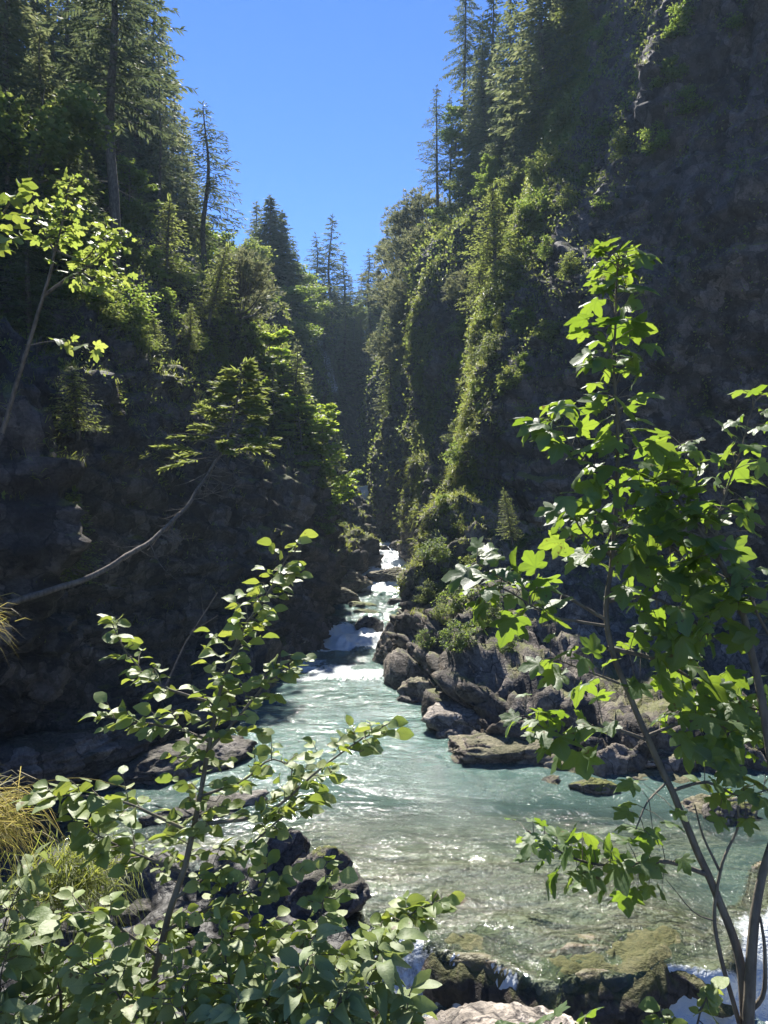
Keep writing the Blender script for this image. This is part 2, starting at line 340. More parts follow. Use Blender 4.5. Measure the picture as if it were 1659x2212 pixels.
right_cols = [
    [(34, 2, -1.5), (36, 0, 10), (40, -2, 30), (44, -4, 60)],
    [(22, 11.5, -1.2), (24, 17, 4), (25, 19, 10), (26, 20, 30), (30, 20, 60)],
    [(12.5, 14.5, -.8), (13.5, 16, 1.5), (17, 20, 3), (19, 24.5, 5), (20, 25, 25), (24, 26, 60)],
    [(8.2, 15.6, -.5), (8.6, 17, .8), (10, 19, 1.4), (12.5, 23, 2.6), (14, 26.6, 4), (14.6, 27.4, 18), (17, 29.5, 32), (22, 31, 60)],
    [(5.0, 16.4, -.2), (5.2, 17.4, .8), (6.4, 20, 1.4), (8.2, 25, 2.6), (9.6, 29, 4), (10.2, 29.8, 14), (13, 32.5, 27), (16, 35, 38), (22, 38, 60)],
    [(2.6, 18.3, -.1), (2.9, 19.3, .9), (3.8, 23, 1.8), (5.2, 27.5, 3), (6.3, 31, 5), (6.8, 31.8, 12), (9.5, 35.5, 20), (12.5, 40, 32), (20, 46, 60)],
    # the lit rib
    [(1.5, 24.2, 0), P(930, 1440, 25.8), P(940, 1360, 27.6), P(945, 1250, 30.4), P(965, 1150, 31.5), P(1010, 1060, 33), P(1030, 930, 34), P(1045, 820, 35), P(1105, 660, 37), P(1130, 520, 39), P(1205, 330, 42.5), P(1265, 0, 47), (22, 60, 60)],
    [(.9, 30.6, 0), P(885, 1380, 32.6), P(910, 1300, 33.6), P(922, 1200, 34.9), P(960, 1100, 36), P(1005, 950, 38), P(1045, 800, 40), P(1095, 650, 42), P(1130, 500, 44), P(1200, 300, 50), P(1255, 0, 57), (22, 66, 60)],
    # notch behind the rib
    cap(29, E, (2.4, 38.5, 0), P(930, 1230, 40), P(960, 1080, 43), P(1030, 930, 45), P(1040, 780, 46), P(1060, 600, 47.5), P(1090, 420, 50)),
    # pale pillar
    cap(27.5, E, (2.7, 45.5, 0), P(915, 1190, 47), P(905, 1080, 48.5), P(922, 950, 49.5), P(925, 850, 50.3), P(930, 700, 51.5), P(938, 600, 53), P(960, 430, 57)),
    cap(27.5, E, (2.2, 52, 0), P(888, 1140, 54), P(885, 1030, 55.5), P(905, 900, 56.5), P(912, 760, 57.5), P(918, 640, 58.5), P(930, 520, 61)),
    # buttress with small spruces
    cap(27, E, (1.9, 55, 1), P(868, 1130, 57.5), P(836, 1060, 59.5), P(836, 980, 60.5), P(860, 880, 62), P(880, 780, 64), P(895, 690, 67), P(905, 580, 72)),
    cap(27.5, NE, (1.2, 61, 2), P(822, 1130, 63), P(815, 1060, 65), P(825, 960, 67.5), P(842, 850, 72), P(858, 720, 78), P(870, 620, 84)),
    B_Rc]
left_cols = [
    B_Lc,
    cap(25, NW, (-2.6, 66, 4), P(772, 1125, 64), P(750, 1040, 66), P(722, 960, 68), P(690, 850, 72), P(660, 720, 77), P(640, 640, 82)),
    # spur running down to the water
    cap(23.5, NW, (-1.0, 56.5, 3), P(803, 1170, 57.5), P(780, 1120, 58.5), P(742, 1065, 60), P(705, 1000, 62), P(670, 880, 65), P(635, 760, 69), P(610, 650, 74)),
    cap(23, NW, (-1.7, 50, 1.0), P(792, 1240, 50.5), P(780, 1180, 52), P(735, 1120, 54), P(700, 1060, 55.5), P(655, 940, 58), P(620, 800, 62), P(590, 660, 67)),
    cap(22.5, NW, (-3.4, 44, .4), P(722, 1290, 45), P(745, 1215, 46), P(705, 1150, 47.5), P(680, 1060, 49), P(630, 930, 52), P(600, 780, 56), P(570, 650, 61)),
    # promontory
    cap(21, Wd, (-4.6, 36.8, 0), P(650, 1330, 36.8), P(694, 1200, 37), P(688, 1060, 37.6), P(650, 980, 39), P(600, 860, 43), P(575, 740, 48), P(545, 620, 54)),
    cap(20.5, Wd, (-4.4, 32.6, 0), P(625, 1370, 33), P(655, 1200, 33.5), P(648, 1050, 34), P(600, 985, 35), P(545, 880, 38.5), P(535, 760, 43), P(515, 640, 49)),
    cap(21.5, Wd, (-4.3, 26.5, 0), P(560, 1380, 28.5), P(545, 1150, 29.5), P(540, 1030, 29.5), P(490, 900, 30.5), P(475, 780, 33.5), P(465, 660, 38), P(420, 520, 46)),
    cap(22, Wd, (-5.6, 20.6, 0), P(390, 1400, 23), P(380, 1200, 23.5), P(375, 1000, 23.5), P(355, 860, 24.5), P(345, 740, 27), P(330, 600, 32), P(310, 450, 40)),
    cap(22.5, Wd, (-7.4, 16.6, 0), P(200, 1450, 18), P(195, 1250, 18), P(190, 1000, 18.2), P(185, 850, 19), P(180, 700, 22), P(170, 520, 28), P(160, 300, 37)),
    cap(24, Wd, (-9.6, 14.2, 0), P(20, 1450, 14.6), P(15, 1250, 14.2), P(5, 1000, 14), P(0, 860, 14.8), P(-10, 720, 18), P(-20, 520, 24), P(-30, 250, 33)),
    cap(24, Wd, (-14.5, 11, 0), (-14, 9, 4), (-13, 8.5, 8), (-16, 11, 13), (-22, 18, 24)),
    [(-22, 4, -1), (-22, 3, 6), (-23, 3, 12), (-30, 8, 26), (-48, 20, 60)],
    [(-34, -6, -1), (-36, -6, 10), (-44, -4, 26), (-62, 4, 60)]]
back_cols = [[(q[0]+5, q[1]+4, q[2]) for q in B_Rc], [(q[0]+.6, q[1]+.5, q[2]) for q in B_Rc], cap(31, (0, 1), (-1.6, 72.5, 5), (-1.3, 75, 8.5), P(772, 950, 88), P(770, 800, 94), P(768, 690, 98)),
             cap(31, (0, 1), (-2.4, 72, 5), P(775, 1050, 74), P(745, 960, 84), P(735, 800, 90), P(720, 690, 96)), [(q[0]-.6, q[1]+.8, q[2]) for q in B_Lc], [(q[0]-6, q[1]+5, q[2]) for q in B_Lc]]
W_R = wall('cliff', 'tall shaded limestone wall with grassy ribs on the right bank', right_cols, .15, 101)
W_L = wall('cliff', 'dark overhanging rock wall below the wooded slope on the left bank', left_cols, .15, 202, matl='cliff_shaded')
W_B = wall('cliff', 'dark headwall at the end of the gorge with the thin waterfall', back_cols, .4, 303, .8, 'cliff_shaded')
WALLS = [W_R, W_L, W_B]
def hit(dx, dy, default=40.0):            # the rock surface seen there: distance and normal
    d = Vector(unit(P(dx, dy, 1.0)-CAM)); best = None
    for w in WALLS:
        r = w['bvh'].ray_cast(Vector(CAM), d)
        if r[0] is not None and (best is None or r[3] < best[3]): best = r
    if best is None: return P(dx, dy, default), np.array([0, -1, 0.])
    n = np.array(best[1]); n = n if np.dot(n, np.array(d)) < 0 else -n
    return np.array(best[0]), n
def drop(x, y, z=70.0):                   # height of the highest ground under a point
    best = None
    for w in WALLS:
        r = w['bvh'].ray_cast(Vector((x, y, z)), Vector((0, 0, -1)))
        if r[0] is not None and (best is None or r[0].z > best): best = r[0].z
    return best

# ------------------------------------------------------------------ water level, river bed and near bank
def sh_y(x):      # the near bank's water line
    return np.interp(x, [-30, -14, -8, -5.5, -3, -2.2, -.7, -.3, .2, 1.0, 2.3, 4, 7, 12, 30], [9, 11, 12.6, 13.2, 12.9, 12.4, 10.9, 9.7, 8.5, 7.9, 7.7, 7.0, 6.0, 5.2, 3])
def lip_y(x):     # the ledge over which the river drops
    w = .28*np.sin(x*2.1+.4)+.14*np.sin(x*5.3)
    return np.interp(x, [-4, -.8, .2, .8, 2, 3.2, 4.3, 5.2, 7, 12, 30], [10.6, 10.9, 10.4, 10.05, 9.65, 9.5, 9.7, 10.6, 12.2, 13, 13])+w*.6
def water_z(x, y):
    up = np.interp(y, [0, 29, 31, 33, 36, 45.5, 47.5, 50.5, 52, 55.5, 62.6, 63.6, 67.6, 68.6, 80], [0, 0, .05, .14, .30, .92, 1.8, 2.15, 3.0, 3.45, 3.55, 5.0, 5.1, 8.4, 8.5])
    l = lip_y(x); slope = sstep(4.2, 6.5, x)
    wd = .38+1.6*slope+.5*sstep(.9, .2, x)
    dn = -(.62+.3*slope)*sstep(l-.34, l-.34-wd, y)-.25*sstep(l-.6, l-3.5, y)
    roll = -.10*np.exp(-((y-l-.15)/.35)**2)
    return up+np.where(y < 16, dn+roll*.1, 0)
def bed_depth(x, y):
    d = np.interp(y, [0, 9, 10, 11.5, 12.8, 14, 15.5, 18, 24, 30, 60], [.35, .3, .09, .10, .15, .30, .7, 1.2, 1.4, .9, .9])
    l = lip_y(x)
    d = np.where(x > 4.2, d+.5*sstep(4.2, 6, x)*sstep(14, 11, y), d)
    d = np.where(y < l-.1, .35+.25*sstep(.5, 2, x), d)
    s = np.abs(y-l+.12); d = np.where(s < .42, np.minimum(d, .07), d)
    return d
def bed_z(x, y):
    p = np.stack([x, y, np.zeros_like(x)], 1)
    z = water_z(x, y)-bed_depth(x, y)
    m = sstep(8, 9, y)*sstep(16, 13, y)
    z = z+m*(.055*fbm(p*np.array([1.1, 1.9, 1]), 4, 5)+.04)*sstep(.05, .3, np.abs(y-lip_y(x)))
    s = sh_y(x)-y
    wl = -.85*sstep(-.6, .4, x)-.02
    land = wl+.13*s+.28*fbm(p*.7, 4, 9)*sstep(0, 1.2, s)+.10*fbm(p*2.8, 3, 19)*sstep(.1, 1.0, s)
    land = land+np.maximum(0, 5.0-y)*.75*sstep(-40, -2, 5-y)
    land = np.minimum(land, 4.4+.1*fbm(p*.5, 3, 4))
    k = sstep(-.25, .35, s)
    z = np.where(y < 16, z*(1-k)+land*k, z)
    far = np.maximum(np.abs(x)-24, np.maximum(-y-2, y-90))
    return z-np.clip(far, 0, 4)*.4
def axis(segs):
    return np.unique(np.concatenate([np.arange(a, b, s) for a, b, s in segs]))
gx = axis([(-160, -60, 25), (-60, -12, 3), (-12, -6, .2), (-6, 8, .075), (8, 14, .2), (14, 60, 3), (60, 161, 25)])
gy = axis([(-120, -20, 25), (-20, 2, 1.2), (2, 5, .15), (5, 14, .06), (14, 22, .15), (22, 80, 1.2), (80, 161, 20)])
X, Y = np.meshgrid(gx, gy, indexing='ij'); x, y = X.ravel(), Y.ravel(); zb = bed_z(x, y)
idx = np.arange(x.size).reshape(X.shape)
def gridF(idx): return np.stack([idx[:-1, :-1], idx[1:, :-1], idx[1:, 1:], idx[:-1, 1:]], -1).reshape(-1, 4)
m, nt, out = mat('river_bed_and_bank'); L = nt.links
tex = nt.nodes.new('ShaderNodeTexCoord'); o_ = tex.outputs['Object']
n1 = noise(nt, o_, 1.1, 5); n2 = noise(nt, o_, 6, 5); n3 = noise(nt, o_, 32, 3)
mp = nd(nt, 'ShaderNodeMapping', Rotation=(0, 0, .25), Scale=(.5, 2.2, 1)); L.new(o_, mp.inputs[0]); n4 = noise(nt, mp.outputs[0], 2.2, 5)
alg = ramp(nt, n4, [(.3, (.045, .036, .022)), (.44, (.12, .092, .05)), (.54, (.085, .08, .026)), (.72, (.20, .165, .11))])
gra = ramp(nt, n2, [(.3, (.012, .012, .012)), (.55, (.035, .033, .03)), (.78, (.09, .085, .08))])
at = nd(nt, 'ShaderNodeAttribute', attribute_name='land')
c = mixc(nt, at.outputs['Fac'], alg, gra)
p = nd(nt, 'ShaderNodeBsdfPrincipled', Roughness=.6); L.new(c, p.inputs['Base Color'])
vo = nd(nt, 'ShaderNodeTexVoronoi', Scale=9); L.new(o_, vo.inputs['Vector'])
h = mth(nt, 'ADD', mth(nt, 'MULTIPLY', n2, .6), mth(nt, 'MULTIPLY', n3, .25)); h = mth(nt, 'SUBTRACT', h, mth(nt, 'MULTIPLY', vo.outputs[0], .5))
bu = nd(nt, 'ShaderNodeBump', Strength=.8, Distance=.08); L.new(h, bu.inputs['Height']); L.new(bu.outputs[0], p.inputs['Normal'])
L.new(p.outputs[0], out.inputs[0]); M['bed'] = m
a = Acc(); a.add(np.stack([x, y, zb], 1), gridF(idx))
tag(a.obj('ground', M['bed'], smooth=True, attrs={'land': sstep(-.1, .25, sh_y(x)-y)*(y < 16)}), 'stony near bank and algae brown river bed under clear shallow water', kind='structure')

# water surface
def water_mat():
    m, nt, out = mat('glacial_water'); L = nt.links
    tex = nt.nodes.new('ShaderNodeTexCoord'); o = tex.outputs['Object']
    dep = nd(nt, 'ShaderNodeAttribute', attribute_name='depth').outputs['Fac']
    foam = nd(nt, 'ShaderNodeAttribute', attribute_name='foam').outputs['Fac']
    murk = mth(nt, 'SUBTRACT', 1.0, mth(nt, 'POWER', 2.718, mth(nt, 'MULTIPLY', dep, -1.15)), True)
    mp = nd(nt, 'ShaderNodeMapping', Scale=(.8, 1.2, 1)); L.new(o, mp.inputs[0])
    w1 = noise(nt, mp.outputs[0], 2.4, 3); w2 = noise(nt, mp.outputs[0], 9, 3, .6); w3 = noise(nt, mp.outputs[0], 30, 2, .6)
    mb = nd(nt, 'ShaderNodeMapping', Scale=(.35, 1.1, 1), Rotation=(0, 0, -.25)); L.new(o, mb.inputs[0])
    band = ramp(nt, noise(nt, mb.outputs[0], .9, 4, .6), [(.36, .15), (.52, .7), (.68, 1.45)])
    h = mth(nt, 'ADD', mth(nt, 'MULTIPLY', w1, .08), mth(nt, 'MULTIPLY', band, mth(nt, 'ADD', mth(nt, 'MULTIPLY', w2, .05), mth(nt, 'MULTIPLY', w3, .026))))
    bu = nd(nt, 'ShaderNodeBump', Strength=1.0, Distance=1.0); L.new(h, bu.inputs['Height'])
    n0 = noise(nt, o, .5, 4)
    dif = nd(nt, 'ShaderNodeBsdfDiffuse'); L.new(ramp(nt, n0, [(.3, (.085, .155, .137)), (.7, (.13, .21, .188))]), dif.inputs['Color'])
    tr = nd(nt, 'ShaderNodeBsdfTransparent'); tr.inputs['Color'].default_value = (.86, .95, .92, 1)
    low = nt.nodes.new('ShaderNodeMixShader'); L.new(murk, low.inputs[0]); L.new(tr.outputs[0], low.inputs[1]); L.new(dif.outputs[0], low.inputs[2])
    gl = nd(nt, 'ShaderNodeBsdfGlossy', Roughness=.085); L.new(bu.outputs[0], gl.inputs['Normal'])
    fr = nd(nt, 'ShaderNodeFresnel', IOR=1.33); L.new(bu.outputs[0], fr.inputs['Normal'])
    s1 = nt.nodes.new('ShaderNodeMixShader'); L.new(fr.outputs[0], s1.inputs[0]); L.new(low.outputs[0], s1.inputs[1]); L.new(gl.outputs[0], s1.inputs[2])
    fo = nd(nt, 'ShaderNodeBsdfPrincipled', Roughness=.35); fo.inputs['Base Color'].default_value = (.62, .67, .68, 1); L.new(bu.outputs[0], fo.inputs['Normal'])
    mpf = nd(nt, 'ShaderNodeMapping', Scale=(1.6, .8, .8)); L.new(o, mpf.inputs[0])
    fn = noise(nt, mpf.outputs[0], 4.5, 6, .72)
    ff = mth(nt, 'MULTIPLY', mth(nt, 'SUBTRACT', mth(nt, 'ADD', mth(nt, 'MULTIPLY', foam, 1.15), fn), .98), 4.0, True)
    s2 = nt.nodes.new('ShaderNodeMixShader'); L.new(ff, s2.inputs[0]); L.new(s1.outputs[0], s2.inputs[1]); L.new(fo.outputs[0], s2.inputs[2])
    L.new(s2.outputs[0], out.inputs[0]); return m
M['water'] = water_mat()
wx = axis([(-12, -5, .16), (-5, 7, .07), (7, 24, .16)])
wy = axis([(2.5, 7, .15), (7, 16, .055), (16, 26, .09), (26, 40, .12), (40, 70, .1)])
X, Y = np.meshgrid(wx, wy, indexing='ij'); x, y = X.ravel(), Y.ravel(); z = water_z(x, y)
p3 = np.stack([x, y, np.zeros_like(x)], 1)
gz = np.gradient(z.reshape(X.shape), axis=1)/np.gradient(wy)[None]; steep = np.abs(gz).ravel()
amp = .026+.09*sstep(26, 33, y)+.05*sstep(10, 9, y)
wav = amp*(fbm(p3*np.array([1.0, 1.6, 1]), 3, 61)+.55*ridged(p3*np.array([1.7, 2.6, 1])+.6*fbm(p3, 2, 3)[:, None], 3, 71))
rough_y = sstep(29.5, 32, y)*sstep(37, 34, y)
wav = wav+rough_y*.22*fbm(p3*1.1, 3, 88)
film = (np.abs(y-lip_y(x)+.1) < .4)
zw = z+np.where(film, wav*.4, wav)
dep = np.clip(zw-bed_z(x, y), 0, 6)
pk = np.floor(x/1.0)
strand = sstep(-.05, .5, fbm(np.stack([x*1.5+.35*fbm(p3*2.2, 2, 77), y*.5, 0*x], 1), 3, 31)+.25*sstep(2.3, 3.2, x)-.05)
foam = np.clip(steep*1.0, 0, 1)*np.where(y < 16, .05+.55*strand, 1.0)
foam = foam+.85*rough_y+.58*sstep(22, 27, y)*sstep(32, 29, y)*sstep(-.3, .5, fbm(p3*.5, 3, 23)+.2)
foam = foam+.8*sstep(45, 46.5, y)*sstep(56.5, 55, y)+.5*sstep(61, 62.6, y)
foam = foam+.38*sstep(44, 45.5, y)
sp = sstep(4.0, 5.6, x)*sstep(11.3, 10.2, y); foam = foam+.62*sp
below = sstep(lip_y(x)-.3, lip_y(x)-.7, y)*sstep(lip_y(x)-2.6, lip_y(x)-.9, y); foam = foam+below*(.12+.3*strand)*sstep(.4, 1.4, x)
foam = foam+.35*sstep(7.8, 9, y)*sstep(lip_y(x)+.1, lip_y(x)-.2, y)*sstep(.9, .3, x)
foam = foam+.5*sstep(-.9, 0, x)*sstep(1.5, .9, x)*sstep(lip_y(x)-1.7, lip_y(x)-1.0, y)*sstep(lip_y(x)-.2, lip_y(x)-.5, y)*(.4+.6*strand)
foam = foam+.10*sstep(-.1, .5, fbm(p3*np.array([.6, .35, 1]), 3, 41))
foam = np.clip(foam, 0, 1); dep = np.where(steep > .8, np.minimum(dep, .12), dep)
if True:
    a = Acc(); a.add(np.stack([x, y, zw], 1), gridF(np.arange(x.size).reshape(X.shape)))
    tag(a.obj('river', M['water'], smooth=True, attrs={'depth': dep, 'foam': foam}), 'turquoise glacial stream with sun glitter and white rapids', kind='structure')
# thin falls on the headwall and the spout at its foot
def veil(pts, w0, w1, name, label, dens):
    a = Acc(); c = spline(pts, 60); n = 14
    V = []
    for i, q in enumerate(c):
        t = i/59; w = w0+(w1-w0)*t
        for j in range(n):
            u = j/(n-1)-.5
            V.append(q+np.array([u*w+.12*w*math.sin(i*.5+j), -.25*math.cos(u*3)+.06*math.sin(i*1.1+j*1.7), 0]))
    a.add(V, gridF(np.arange(60*n).reshape(60, n)))
    V = np.array(V)
    return tag(a.obj(name, M['fall'], smooth=True, attrs={'dens': np.full(len(V), dens)}), label, kind='structure')
m, nt, out = mat('falling_water'); L = nt.links
tex = nt.nodes.new('ShaderNodeTexCoord'); mp = nd(nt, 'ShaderNodeMapping', Scale=(3.2, 3.2, .35)); L.new(tex.outputs['Object'], mp.inputs[0])
f = mth(nt, 'MULTIPLY', mth(nt, 'SUBTRACT', mth(nt, 'ADD', noise(nt, mp.outputs[0], 2.0, 5, .7), nd(nt, 'ShaderNodeAttribute', attribute_name='dens').outputs['Fac']), .95), 3.5, True)
p = nd(nt, 'ShaderNodeBsdfPrincipled', Roughness=.4); p.inputs['Base Color'].default_value = (.75, .79, .80, 1)
tr = nt.nodes.new('ShaderNodeBsdfTransparent'); mx = nt.nodes.new('ShaderNodeMixShader'); L.new(f, mx.inputs[0]); L.new(tr.outputs[0], mx.inputs[1]); L.new(p.outputs[0], mx.inputs[2]); L.new(mx.outputs[0], out.inputs[0]); M['fall'] = m

# ------------------------------------------------------------------ plants: kinds
def leafquads(acc, pos, d, n, ln, wd):
    d = unit(d); s = unit(np.cross(d, n)); ln = np.asarray(ln)[:, None]; wd = np.asarray(wd)[:, None]
    V = np.stack([pos, pos+d*ln*.45+s*wd*.5, pos+d*ln, pos+d*ln*.45-s*wd*.5], 1).reshape(-1, 3)
    acc.add(V, np.arange(len(V)).reshape(-1, 4))
def blades(acc, pos, d, ln, wd, droop):
    d = unit(d); s = unit(np.cross(d, rng.normal(size=d.shape))); g = np.array([0, 0, -1.0])
    ln = ln[:, None]; wd = wd[:, None]; droop = droop[:, None]
    m1 = pos+d*ln*.5+g*droop*ln*.16; tip = pos+d*ln*.86+g*droop*ln*.62
    V = np.stack([pos-s*wd*.5, pos+s*wd*.5, m1+s*wd*.42, m1-s*wd*.42, tip], 1).reshape(-1, 3)
    i = np.arange(len(pos))[:, None]*5
    acc.v.append(V); acc.f.append(i+np.array([0, 1, 2, 3])+acc.n); acc.f.append(i+np.array([3, 2, 4])+acc.n); acc.n += len(V)
def rdir(n): return unit(rng.normal(size=(n, 3)))

def conifer(name, H, r0, clear, Lmax, step, per, needle='spruce', droop=.25, shape=.85, tw=.42, wd=.10, sparse=1.0, dead=0, lean=0.0, barkm='bark'):
    root = thing(name, None, None); tk, cr = Acc(), Acc()
    hs = np.linspace(0, H, 14); bend = lambda h: np.array([lean*H*(h/H)**1.6+.12*math.sin(h*.6), .08*math.sin(h*.45+1), h])
    tube(tk, [bend(h) for h in hs], r0*(1-hs/H)**.8+.012, 8)
    h = clear*H*(1.0 if dead else .9)
    if dead:
        for _ in range(dead):
            hh = rng.uniform(.12, clear+.1)*H; a = rng.uniform(0, 6.3); l = rng.uniform(.4, 1.0)*Lmax*.6
            b = bend(hh); o = np.array([math.cos(a), math.sin(a), 0]); tube(tk, [b, b+o*l*.5+[0, 0, -.06*l], b+o*l+[0, 0, -.25*l]], [.018, .012, .005], 4)
    pos, dr, nr, ln, ww = [], [], [], [], []
    while h < H*.985:
        t = (h-clear*H)/(H-clear*H); t = min(max(t, 0), 1)
        L0 = Lmax*(1-t)**shape*(.55+.45*min(1, t*5+.3))+.12
        k = max(3, int(per*(1 if t < .8 else .8)))
        a0 = rng.uniform(0, 6.3)
        for q in range(k):
            if rng.random() > sparse: continue
            a = a0+q*2*math.pi/k+rng.uniform(-.35, .35); L = L0*rng.uniform(.6, 1.15)
            o = np.array([math.cos(a), math.sin(a), 0]); b = bend(h+rng.uniform(-.4, .4)*step)
            rise = .25*(t-.35)+rng.uniform(-.14, .16)
            u = np.linspace(0, 1, 6)[:, None]; crv = b+o*L*u+np.array([0, 0, 1])*L*(rise*u-droop*1.5*u**2+droop*.9*u**3)
            tube(tk, crv[[0, 2, 5]], [.02*L/Lmax+.008, .012, .003], 4)
            m = max(4, int(L/.15)); uu = np.linspace(.14, 1, m)
            for side in (-1, 1):
                p = np.stack([np.interp(uu, u[:, 0], crv[:, c]) for c in range(3)], 1)+rng.normal(size=(m, 3))*.03
                sd = np.cross(o, [0, 0, 1])*side
                d = o*.62+sd*rng.uniform(.6, 1.0, (m, 1))+np.array([0, 0, -1])*rng.uniform(.05, .75, (m, 1))
                pos.append(p); dr.append(d); nr.append(np.array([0, 0, 1])+.55*rng.normal(size=(m, 3)))
                ln.append(tw*(.55+.6*rng.random(m))*(.4+.6*min(1, L/1.2))*(1.15-.45*uu)); ww.append(wd*(.7+.6*rng.random(m)))
            p = np.stack([np.interp(uu, u[:, 0], crv[:, c]) for c in range(3)], 1)
            pos.append(p); dr.append(o+np.array([0, 0, -.35])+.35*rng.normal(size=(m, 3))); nr.append(rdir(m)); ln.append(tw*.7*(.6+.5*rng.random(m))); ww.append(np.full(m, wd*.9))
        h += step*rng.uniform(.75, 1.25)
    m = 8; pos.append(np.tile(bend(H*.985), (m, 1))+rng.normal(size=(m, 3))*.05); dr.append(np.array([0, 0, 1.2])+rdir(m)*.7); nr.append(rdir(m)); ln.append(np.full(m, .4)); ww.append(np.full(m, .07))
    leafquads(cr, *[np.concatenate(v) for v in (pos, dr, nr, ln, ww)])
    tk.obj('trunk', M[barkm], root, True); cr.obj('crown', M[needle], root); root['H'] = H
    return root
def broadleaf(name, H, W, nb, nl, leaf='broad', size=.2, clear=.3, barkm='bark_grey', flat=.7, stems=1):
    root = thing(name, None, None); tk, cr = Acc(), Acc()
    tops = []
    for sidx in range(stems):
        o = np.array([rng.normal()*.12*W, rng.normal()*.12*W, 0])*(stems > 1)
        e = np.array([rng.normal()*W*.12, rng.normal()*W*.12, H*.9])+o*2
        tr = spline([o*.3, o+[0, 0, H*clear], e], 9); tube(tk, tr, np.linspace(.03*H/ (1+.4*(stems > 1))*.5, .01, 9), 6); tops.append(tr)
    pos, dr, nr, ln = [], [], [], []
    for b in range(nb):
        tr = tops[b % stems]; t = rng.uniform(clear, .97); base = np.array([np.interp(t, np.linspace(0, 1, 9), tr[:, c]) for c in range(3)])
        a = b*2.4+rng.uniform(-.5, .5); rad = W*.5*math.sin(min(1, (1-t)/(1-clear)*.85+.22)*math.pi*.62)*rng.uniform(.55, 1.1)
        tip = base+np.array([math.cos(a)*rad, math.sin(a)*rad, rng.uniform(.02, .30)*rad+.1])
        tube(tk, spline([base, (base+tip)/2+[0, 0, .12*rad], tip], 5), np.linspace(.012*H*.5, .004, 5), 4)
        m = int(nl/nb); cl = max(.28, .34*W/math.sqrt(nb)*1.6)*rng.uniform(.7, 1.25)
        t2 = rng.uniform(.35, 1.05, m)[:, None]; g = rdir(m)*rng.random((m, 1))**.4
        q = base+(tip-base)*t2+g*np.array([1, 1, flat])*cl
        pos.append(q); dr.append(rdir(m)*[1, 1, .35]+(q-base)*.4+[0, 0, -.25]); nr.append(np.array([0, .15, 1])+.6*rng.normal(size=(m, 3))); ln.append(size*rng.uniform(.6, 1.25, m))
    ln = np.concatenate(ln); leafquads(cr, np.concatenate(pos), np.concatenate(dr), np.concatenate(nr), ln, ln*.72)
    tk.obj('stems' if stems > 1 else 'trunk', M[barkm], root, True); cr.obj('leaf_cover' if stems > 1 else 'crown', M[leaf], root); root['H'] = H
    return root
def pinebush(name, H, W, nb, needle='pine'):
    root = thing(name, None, None); tk, cr = Acc(), Acc(); pos, dr, ln = [], [], []
    for b in range(nb):
        a = rng.uniform(0, 6.3); r = W*.5*math.sqrt(rng.random()); e = np.array([math.cos(a)*r, math.sin(a)*r, H*rng.uniform(.35, 1)*(1-.5*(2*r/W)**2)])
        c = spline([[0, 0, 0], e*[.6, .6, .25]+[0, 0, .1], e], 7); tube(tk, c, np.linspace(.05, .012, 7), 5)
        for k in range(9):
            q = e+rng.normal(size=3)*[.28, .28, .2]; d0 = unit(e*[1, 1, .4]+[0, 0, .7]+rng.normal(size=3)*.5); m = 16
            pos.append(np.tile(q, (m, 1))+rng.normal(size=(m, 3))*.05); dr.append(d0+rdir(m)*.8); ln.append(rng.uniform(.14, .3, m))
    pos, dr, ln = map(np.concatenate, (pos, dr, ln)); leafquads(cr, pos, dr, rdir(len(pos)), ln, np.full(len(pos), .05))
    tk.obj('stems', M['bark'], root, True); cr.obj('needles', M[needle], root); root['H'] = H
    return root
